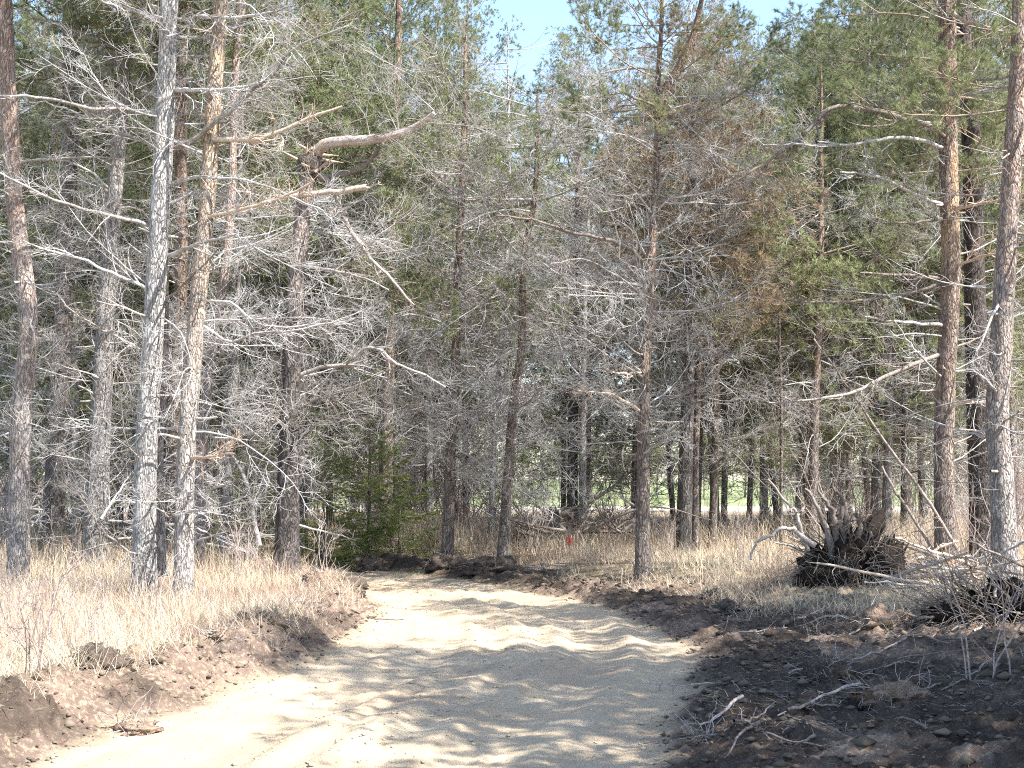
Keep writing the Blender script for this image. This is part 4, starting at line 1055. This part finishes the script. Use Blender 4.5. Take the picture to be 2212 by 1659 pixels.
M_SOD = soil_mat('dark_sod', (0.05, 0.04, 0.033), (0.13, 0.1, 0.08), (0.26, 0.2, 0.14))
M_ROOTSOIL = soil_mat('root_soil', (0.012, 0.0095, 0.008), (0.028, 0.021, 0.017), (0.06, 0.045, 0.034))  # dark soil, its colour deepened further for the shade on the root plates
M_REDS = soil_mat('reddish_soil', (0.17, 0.115, 0.085), (0.32, 0.23, 0.17), (0.38, 0.3, 0.2))


def root_hairs(mb, rg, n, sx, sy, sz, l, r):
    v = norm(rg.normal(size=(n, 3))); v[:, 2] = np.abs(v[:, 2])
    p = v * [sx, sy, sz] * 0.9; K = 5; P = np.zeros((n, K, 3)); P[:, 0] = p; cur = norm(v + rg.normal(0, 0.5, (n, 3)))
    ln = l * rg.uniform(0.3, 1.2, n)
    for k in range(1, K):
        cur = norm(cur + rg.normal(0, 0.3, (n, 3)) + [0, 0, -0.12]); P[:, k] = P[:, k - 1] + cur * (ln / (K - 1))[:, None]
    mb.add(*tubes(P, (r * rg.uniform(0.5, 1.2, n))[:, None] * np.linspace(1, 0.3, K)[None], 3))


for k, (xd, yd, Y, sx, sz, mt, lab) in enumerate([
    (205, 1520, 9.4, 0.22, 0.13, M_SOD, 'dark sod clod in the lower left beside the sandy track'),
    (285, 1575, 8.5, 0.18, 0.05, M_REDS, 'flat earthy clod below the lower left one'),
    (740, 1285, 16.6, 0.26, 0.17, M_SOD, 'blackest clod on the left bank by the snapped pine'),
    (690, 1300, 16.3, 0.2, 0.12, M_REDS, 'grassy clod left of the blackest one on the bank'),
    (665, 1365, 13.7, 0.16, 0.10, M_SOD, 'dark clod on the bank edge halfway to the bend'),
    (610, 1385, 13.0, 0.16, 0.10, M_REDS, 'reddish clod on the bank left of the halfway one'),
    (590, 1420, 12.0, 0.12, 0.08, M_REDS, 'reddish lump spilling down the left bank'),
    (480, 1450, 11.2, 0.12, 0.07, M_REDS, 'reddish lump in the middle of the red bank'),
    (800, 1200, 23.2, 0.4, 0.2, M_SOD, 'black soil heap under the low spruce'),
    (960, 1222, 22.2, 0.35, 0.2, M_SOD, 'dark clod at the left end of the soil heap'),
    (1060, 1235, 21.3, 0.5, 0.18, M_SOD, 'broad dark clod in the middle of the soil heap'),
    (1180, 1250, 20.4, 0.4, 0.14, M_SOD, 'flat dark clod at the right end of the soil heap'),
    (1790, 1470, 9.9, 0.20, 0.13, M_SOD, 'dark clod casting shade in the churned soil at right'),
    (1910, 1400, 11.8, 0.28, 0.14, M_REDS, 'brown grassy clod below the stick pile'),
    (1600, 1330, 14.8, 0.3, 0.12, M_SOD, 'dark clod on the right edge of the track near the bend'),
    (1930, 1570, 8.6, 0.22, 0.1, M_REDS, 'straw covered clod low on the right'),
    (1520, 1600, 8.0, 0.10, 0.05, M_REDS, 'small clod at the right edge of the sand low down'),
]):
    rg = np.random.default_rng(300 + k); p = unproj(xd, yd, Y)
    me = lump_mesh('dirt_clod', rg, mt, sx, sx * 0.8, sz, 34, 20, 0.7, 3.2)
    o = obj('dirt_clod', me, None, (p[0], p[1], hz(p[0], p[1]) + sz * 0.02)); tag(o, lab, 'clod', 'clods of soil along the track')
    mb = MB(); root_hairs(mb, rg, 40, sx, sx * 0.8, sz, 0.3, 0.004); obj('roots', mb.mesh('roots', [M_STICK]), o)

# crumbs on the track and its edges
rg = np.random.default_rng(55); nC = 8000
u = rg.uniform(0, 1, nC * 3); y = np.sqrt(6.5 ** 2 + u * (20 ** 2 - 6.5 ** 2)); x = rg.uniform(-0.42, 0.42, nC * 3) * y
t, s, h, a = edge_dist(x, y)
pr = np.where(a < -0.15, 0.10 + 0.55 * np.exp(-((t + 0.1) / 0.4) ** 2), np.where(a < 0.9, 0.9, np.where(t > 0, 0.5 * (a < 3.5), 0.0)))
k_ = rg.uniform(0, 1, len(x)) < pr; x, y, a, t = x[k_], y[k_], a[k_], t[k_]
r = rg.lognormal(math.log(0.008), 0.5, len(x)) * np.where(a > 0, np.where(t > 0, 1.9, 1.4), 0.85); r = np.minimum(r, np.where(a > 0.1, 0.05, 0.02))
oc = np.array([[1, 0, 0], [-1, 0, 0], [0, 1, 0], [0, -1, 0], [0, 0, 1], [0, 0, -1]], float)
ot = np.array([[0, 2, 4], [2, 1, 4], [1, 3, 4], [3, 0, 4], [2, 0, 5], [1, 2, 5], [3, 1, 5], [0, 3, 5]])
V = (np.c_[x, y, height(x, y) + r * 0.3])[:, None, :] + oc[None] * r[:, None, None] * rg.uniform(0.5, 1.5, (len(x), 6, 1)) * np.array([1.2, 1.0, 0.6])
cm, nt, b = new_mat('crumbs', 0.95)
at_ = N(nt, 'ShaderNodeAttribute', attribute_name='tint').outputs['Fac']
nt.links.new(mixc(nt, at_, (0.46, 0.38, 0.28), (0.06, 0.045, 0.036)), b.inputs['Base Color'])
me = build_mesh('soil_crumbs', V.reshape(-1, 3), None, (np.arange(len(x))[:, None, None] * 6 + ot[None]).reshape(-1, 3), [cm])
add_attr(me, 'tint', np.repeat(np.clip(np.where(a < -0.05, rg.uniform(0, 0.35, len(x)), rg.uniform(0.72, 1, len(x))), 0, 1), 6))
tag(obj('soil_crumbs', me), 'loose crumbs of sand and soil scattered over the track', 'dirt', kind='stuff')

# ------------------------------------------------------------------ upturned root plates
def root_plate(label, xd, yd, Y, sx, sy, sz, seed, spikes):
    rg = np.random.default_rng(seed); p = unproj(xd, yd, Y); z = hz(p[0], p[1])
    base = np.array([p[0], p[1], z])
    t = thing('root_plate', label, 'stump', base, 'upturned roots')
    mb = MB()
    for q in range(26):
        u = rg.uniform(-1, 1); c = np.array([u * 0.8 * sx, rg.uniform(-0.5, 0.5) * sy, 0]); hq = sz * (1.15 - 0.75 * abs(u) ** 1.3) * rg.uniform(0.45, 1.1)
        w_ = sx * rg.uniform(0.13, 0.34)
        me = lump_mesh('soil', rg, M_ROOTSOIL, w_, w_ * rg.uniform(0.6, 1.1), hq, 18, 12, 1.0, 3.4)
        V = np.array([v.co for v in me.vertices]); V[:, 0] += V[:, 2] * rg.normal(0, 0.35); V[:, 1] += V[:, 2] * rg.normal(0, 0.2)
        Q = np.array([p_.vertices for p_ in me.polygons]); mb.add(V + c + [0, 0, hq * 0.35], Q); bpy.data.meshes.remove(me)
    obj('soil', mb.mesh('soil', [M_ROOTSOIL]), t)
    mb = MB(); root_hairs(mb, rg, 420, sx, sy, sz * 1.2, 0.75, 0.007)
    obj('fine_roots', mb.mesh('fine_roots', [M_DARKTWIG]), t)
    for path, r0, r1, mt in spikes:
        pts = np.array([unproj(a_, b_, Y - 0.1) for a_, b_ in path]) - base
        C = resample(pts, 4 * len(path), 0.012, rg); R = np.linspace(r0, r1, len(C))
        mb = MB(); mb.add(*tubes(C[None], R[None], 7)); P2, R2 = children(C[None], R[None], 6, 0.35, 0.8, 5, rg, 0.2, 1, 0.2, 0, 0.2, 0.4, 0.003); mb.add(*tubes(P2, R2, 3))
        obj('root', mb.mesh('root', [mt]), t)


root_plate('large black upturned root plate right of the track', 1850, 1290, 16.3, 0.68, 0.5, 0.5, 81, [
    ([(1745, 1190), (1736, 1167), (1719, 1110), (1660, 1037)], .03, .012, M_STICK),
    ([(1760, 1180), (1708, 1142), (1660, 1160), (1634, 1172), (1623, 1207)], .035, .014, M_STICK),
    ([(1810, 1180), (1800, 1110), (1785, 1085), (1764, 1050)], .06, .012, M_DARKTWIG),
    ([(1825, 1180), (1832, 1130), (1820, 1080), (1798, 1050)], .05, .015, M_DARKTWIG),
    ([(1800, 1230), (1790, 1150), (1760, 1090), (1740, 1055)], .06, .014, M_DARKTWIG),
    ([(1830, 1230), (1815, 1140), (1822, 1090)], .08, .03, M_DARKTWIG),
    ([(1850, 1180), (1858, 1140), (1850, 1110)], .05, .02, M_DARKTWIG),
    ([(1870, 1200), (1885, 1170), (1880, 1150)], .05, .02, M_DARKTWIG),
    ([(1760, 1230), (1700, 1250), (1660, 1270), (1640, 1300)], .03, .012, M_DARKTWIG),
    ([(1900, 1220), (1960, 1240), (2000, 1262)], .04, .02, M_DARKTWIG)])
root_plate('low dark root mass at the right border in shade', 2185, 1400, 11.6, 0.75, 0.5, 0.2, 82, [
    ([(2060, 1330), (2010, 1335), (1960, 1330)], .02, .01, M_STICK),
    ([(2150, 1290), (2140, 1230), (2120, 1190)], .016, .008, M_STICK),
    ([(2120, 1290), (2090, 1250), (2050, 1235)], .016, .008, M_STICK)])

# ------------------------------------------------------------------ fallen and leaning sticks
def stick(name, label, cat, path, Y, r0, r1, mt, seed, group=None, dy=0.0, n2=4, ground=False, sides=7, tw=0.35):
    rg = np.random.default_rng(seed); n = len(path)
    pts = np.array([unproj(a_, b_, Y + dy * k / (n - 1)) for k, (a_, b_) in enumerate(path)])
    if ground: pts[:, 2] = height(pts[:, 0], pts[:, 1]) + r0 * 0.7 + np.abs(rg.normal(0, 0.03, n))
    base = pts[0].copy(); C = resample(pts - base, 4 * n, 0.006, rg); R = np.linspace(r0, r1, len(C))
    mb = MB(); mb.add(*tubes(C[None], R[None], sides))
    if n2:
        P2, R2 = children(C[None], R[None], n2, tw, 0.8, 5, rg, 0.2, 1, 0.2, 0.02, 0.14, 0.5, 0.003); mb.add(*tubes(P2, R2, 3))
        P3, R3 = children(P2, R2, 3, tw * 0.5, 0.7, 4, rg, 0.2, 1, 0.2, 0.02, 0.14, 0.6, 0.0025); mb.add(*tubes(P3, R3, 3))
    return tag(obj(name, mb.mesh(name, [mt]), None, base), label, cat, group)


stick('leaning_pole', 'long thin dead pole leaning across the right side', 'dead tree', [(2105, 1265), (2047, 1150), (1985, 1054), (1906, 946), (1838, 845), (1758, 731)], 17.8, .028, .012, M_STICK, 401, dy=0.6, n2=7)
stick('leaning_pole', 'shorter slanting dead pole left of the orange pine', 'dead tree', [(2040, 1225), (1985, 1139), (1934, 1060), (1905, 1010)], 18.0, .03, .014, M_STICK, 402, dy=0.4, n2=4)
stick('fallen_log', 'grey fallen log slanting out of the brush pile', 'log', [(1110, 1165), (1150, 1140), (1200, 1105)], 24.8, .13, .10, BARK['dark'], 403, dy=0.6, n2=0, sides=12)
stick('fallen_tree', 'dark fallen top lying across the brush beyond the bend', 'dead tree', [(1120, 1180), (1200, 1120), (1290, 1075), (1350, 1030), (1372, 1010)], 24.6, .07, .02, M_DARKTWIG, 404, dy=0.4, n2=16, tw=0.9)
stick('fallen_tree', 'leaning dead top left of the snapped pine', 'dead tree', [(560, 1180), (530, 1040), (505, 990), (470, 930)], 21, .05, .02, M_DEAD, 405, dy=0.4, n2=12, tw=0.8)
stick('fallen_branch', 'curved branch lying on the dark soil heap', 'branch', [(1010, 1210), (1080, 1213), (1150, 1218), (1230, 1228)], 22.0, .03, .012, M_STICK, 406, dy=-0.8, n2=4, ground=True)
stick('fallen_branch', 'pale broken stick in the grass below the pale pine', 'branch', [(175, 1420), (215, 1400), (262, 1380)], 11.6, .022, .012, M_PEELED, 407, dy=0.9, n2=2, ground=True)
stick('dead_stalk', 'tall dark stalk standing in the left grass', 'plant', [(116, 1345), (114, 1250), (113, 1150), (112, 1090)], 13.6, .009, .004, M_DARKTWIG, 408, n2=3)
stick('fallen_branch', 'long reddish stick along the shaded right verge', 'branch', [(1720, 1350), (1800, 1352), (1900, 1365), (1990, 1372)], 13.2, .014, .008, M_STICK, 409, dy=-0.8, n2=3, ground=True)
stick('fallen_branch', 'thin stick lying at the track edge on the left', 'branch', [(745, 1335), (800, 1327), (870, 1320)], 14.7, .012, .006, M_DARKTWIG, 410, dy=0.2, n2=2, ground=True)
# brush heap beyond the bend
for k in range(26):
    rg = np.random.default_rng(450 + k); x0 = rg.uniform(1130, 1370); x1 = x0 + rg.normal(0, 120)
    stick('fallen_branch', 'dark branch in the brush heap beyond the bend', 'branch', [(x0, 1150), ((x0 + x1) / 2, 1150 - rg.uniform(5, 55)), (x1, 1150 - rg.uniform(10, 100))], 24.6 + rg.uniform(-0.6, 0.6), rg.uniform(.018, .042), .007, M_DARKTWIG, 470 + k, 'branches of the brush heap beyond the bend', rg.normal(0, 0.6), 8, tw=0.6)
# stick pile beside the root plate
for k in range(46):
    rg = np.random.default_rng(500 + k)
    x = rg.uniform(4.3, 7.0); y = rg.uniform(14.6, 18.2); a_ = rg.normal(0.0, 0.9); el = rg.normal(0.22, 0.25); l_ = rg.uniform(0.5, 1.6)
    z = hz(x, y) + 0.02 + rg.uniform(0, 0.32) * math.exp(-((x - 5.6) / 0.9) ** 2)
    base = np.array([x, y, z]); d = np.array([math.cos(a_) * math.cos(el), math.sin(a_) * math.cos(el), math.sin(el)]) * rg.choice([-1, 1]) ; d[2] = abs(d[2])
    C = np.array([d * l_ * u for u in np.linspace(0, 1, 8)]) + rg.normal(0, 0.012, (8, 3)); r0 = rg.uniform(.012, .032)
    mt = [M_STICK, M_DEAD, M_PEELED][k % 3]
    mb = MB(); mb.add(*tubes(C[None], np.linspace(r0, r0 * 0.5, 8)[None], 7)); P2, R2 = children(C[None], np.full((1, 8), r0), 4, 0.35, 0.8, 5, rg, 0.2, 1, 0.2, 0.02, 0.14, 0.4, 0.003); mb.add(*tubes(P2, R2, 3))
    tag(obj('broken_stick', mb.mesh('broken_stick', [mt]), None, base), ['brownish barked stick', 'weathered grey stick', 'barkless tan stick'][k % 3] + ' in the pile right of the root plate', 'branch', 'sticks piled beside the root plate')
# slash lying in the left stand
for k in range(34):
    rg = np.random.default_rng(800 + k); x0 = rg.uniform(20, 600); yd = rg.uniform(1120, 1180); l_ = rg.uniform(60, 180); a_ = rg.normal(0.3, 0.6)
    stick('fallen_branch', 'dead branch in the slash under the left stand', 'branch', [(x0, yd), (x0 + l_ * 0.5 * math.cos(a_), yd - l_ * 0.5 * math.sin(a_)), (x0 + l_ * math.cos(a_), yd - l_ * math.sin(a_))], rg.uniform(19, 23), rg.uniform(.012, .025), .007, M_DEAD, 830 + k, 'slash under the left stand', rg.normal(0, 0.6), 7, tw=0.6)
# small branches strewn on the right verge
for k in range(44):
    rg = np.random.default_rng(860 + k); x0 = rg.uniform(1520, 2190); yd = rg.uniform(1350, 1650); l_ = rg.uniform(60, 190)
    Y = float(2080 / ((yd - 1024) * D2P)); dx = l_ * rg.choice([-1, 1])
    stick('fallen_branch', ['small dark twig', 'small greyish twig', 'small dark twig'][k % 3] + ' lying on the churned soil at right', 'branch', [(x0, yd), (x0 + dx * 0.5, yd - 8), (x0 + dx, yd - 10)], Y, rg.uniform(.006, .012), .004, [M_DARKTWIG, M_STICK, M_DARKTWIG][k % 3], 880 + k, 'twigs on the churned soil', rg.normal(0, 0.4), 3, ground=True, tw=0.18)

# ------------------------------------------------------------------ red marker ribbon
p = unproj(1230, 1205, 23.4); z = hz(p[0], p[1]); zc = unproj(1230, 1168, 23.4)[2] - z
fl = thing('marker_flag', 'small bright red marker flag on a thin wire in the grass', 'flag', (p[0], p[1], z))
fm, nt, b = new_mat('red_plastic', 0.5); b.inputs['Base Color'].default_value = (0.75, 0.03, 0.015, 1)
tr = N(nt, 'ShaderNodeBsdfTranslucent'); tr.inputs[0].default_value = (0.8, 0.04, 0.02, 1); mx = N(nt, 'ShaderNodeMixShader'); mx.inputs[0].default_value = 0.4
nt.links.new(b.outputs[0], mx.inputs[1]); nt.links.new(tr.outputs[0], mx.inputs[2]); nt.links.new(mx.outputs[0], nt.nodes['Material Output'].inputs[0])
wm_, nt, b = new_mat('wire', 0.5); b.inputs['Base Color'].default_value = (0.25, 0.24, 0.23, 1)
mb = MB(); mb.add(*tubes(np.array([[(0, 0, -0.1), (0.005, 0, zc * 0.5), (0, 0, zc + 0.08)]]), np.array([[0.003] * 3]), 5)); obj('wire', mb.mesh('wire', [wm_]), fl)
gx, gz = np.meshgrid(np.linspace(0, 1, 8), np.linspace(0, 1, 6), indexing='ij')
fv = np.c_[(-0.06 + gx * 0.12).ravel(), (0.02 * np.sin(gx * 6 + gz * 2)).ravel(), (zc - 0.07 + gz * 0.15 - 0.03 * gx).ravel()]
fq = np.array([[i * 6 + j, (i + 1) * 6 + j, (i + 1) * 6 + j + 1, i * 6 + j + 1] for i in range(7) for j in range(5)])
fo = obj('flag', build_mesh('flag', fv, fq, None, [fm]), fl)
sm = fo.modifiers.new('solid', 'SOLIDIFY'); sm.thickness = 0.002

print('TRIS', sum(len(m.loops) - 2 * len(m.polygons) for m in bpy.data.meshes))
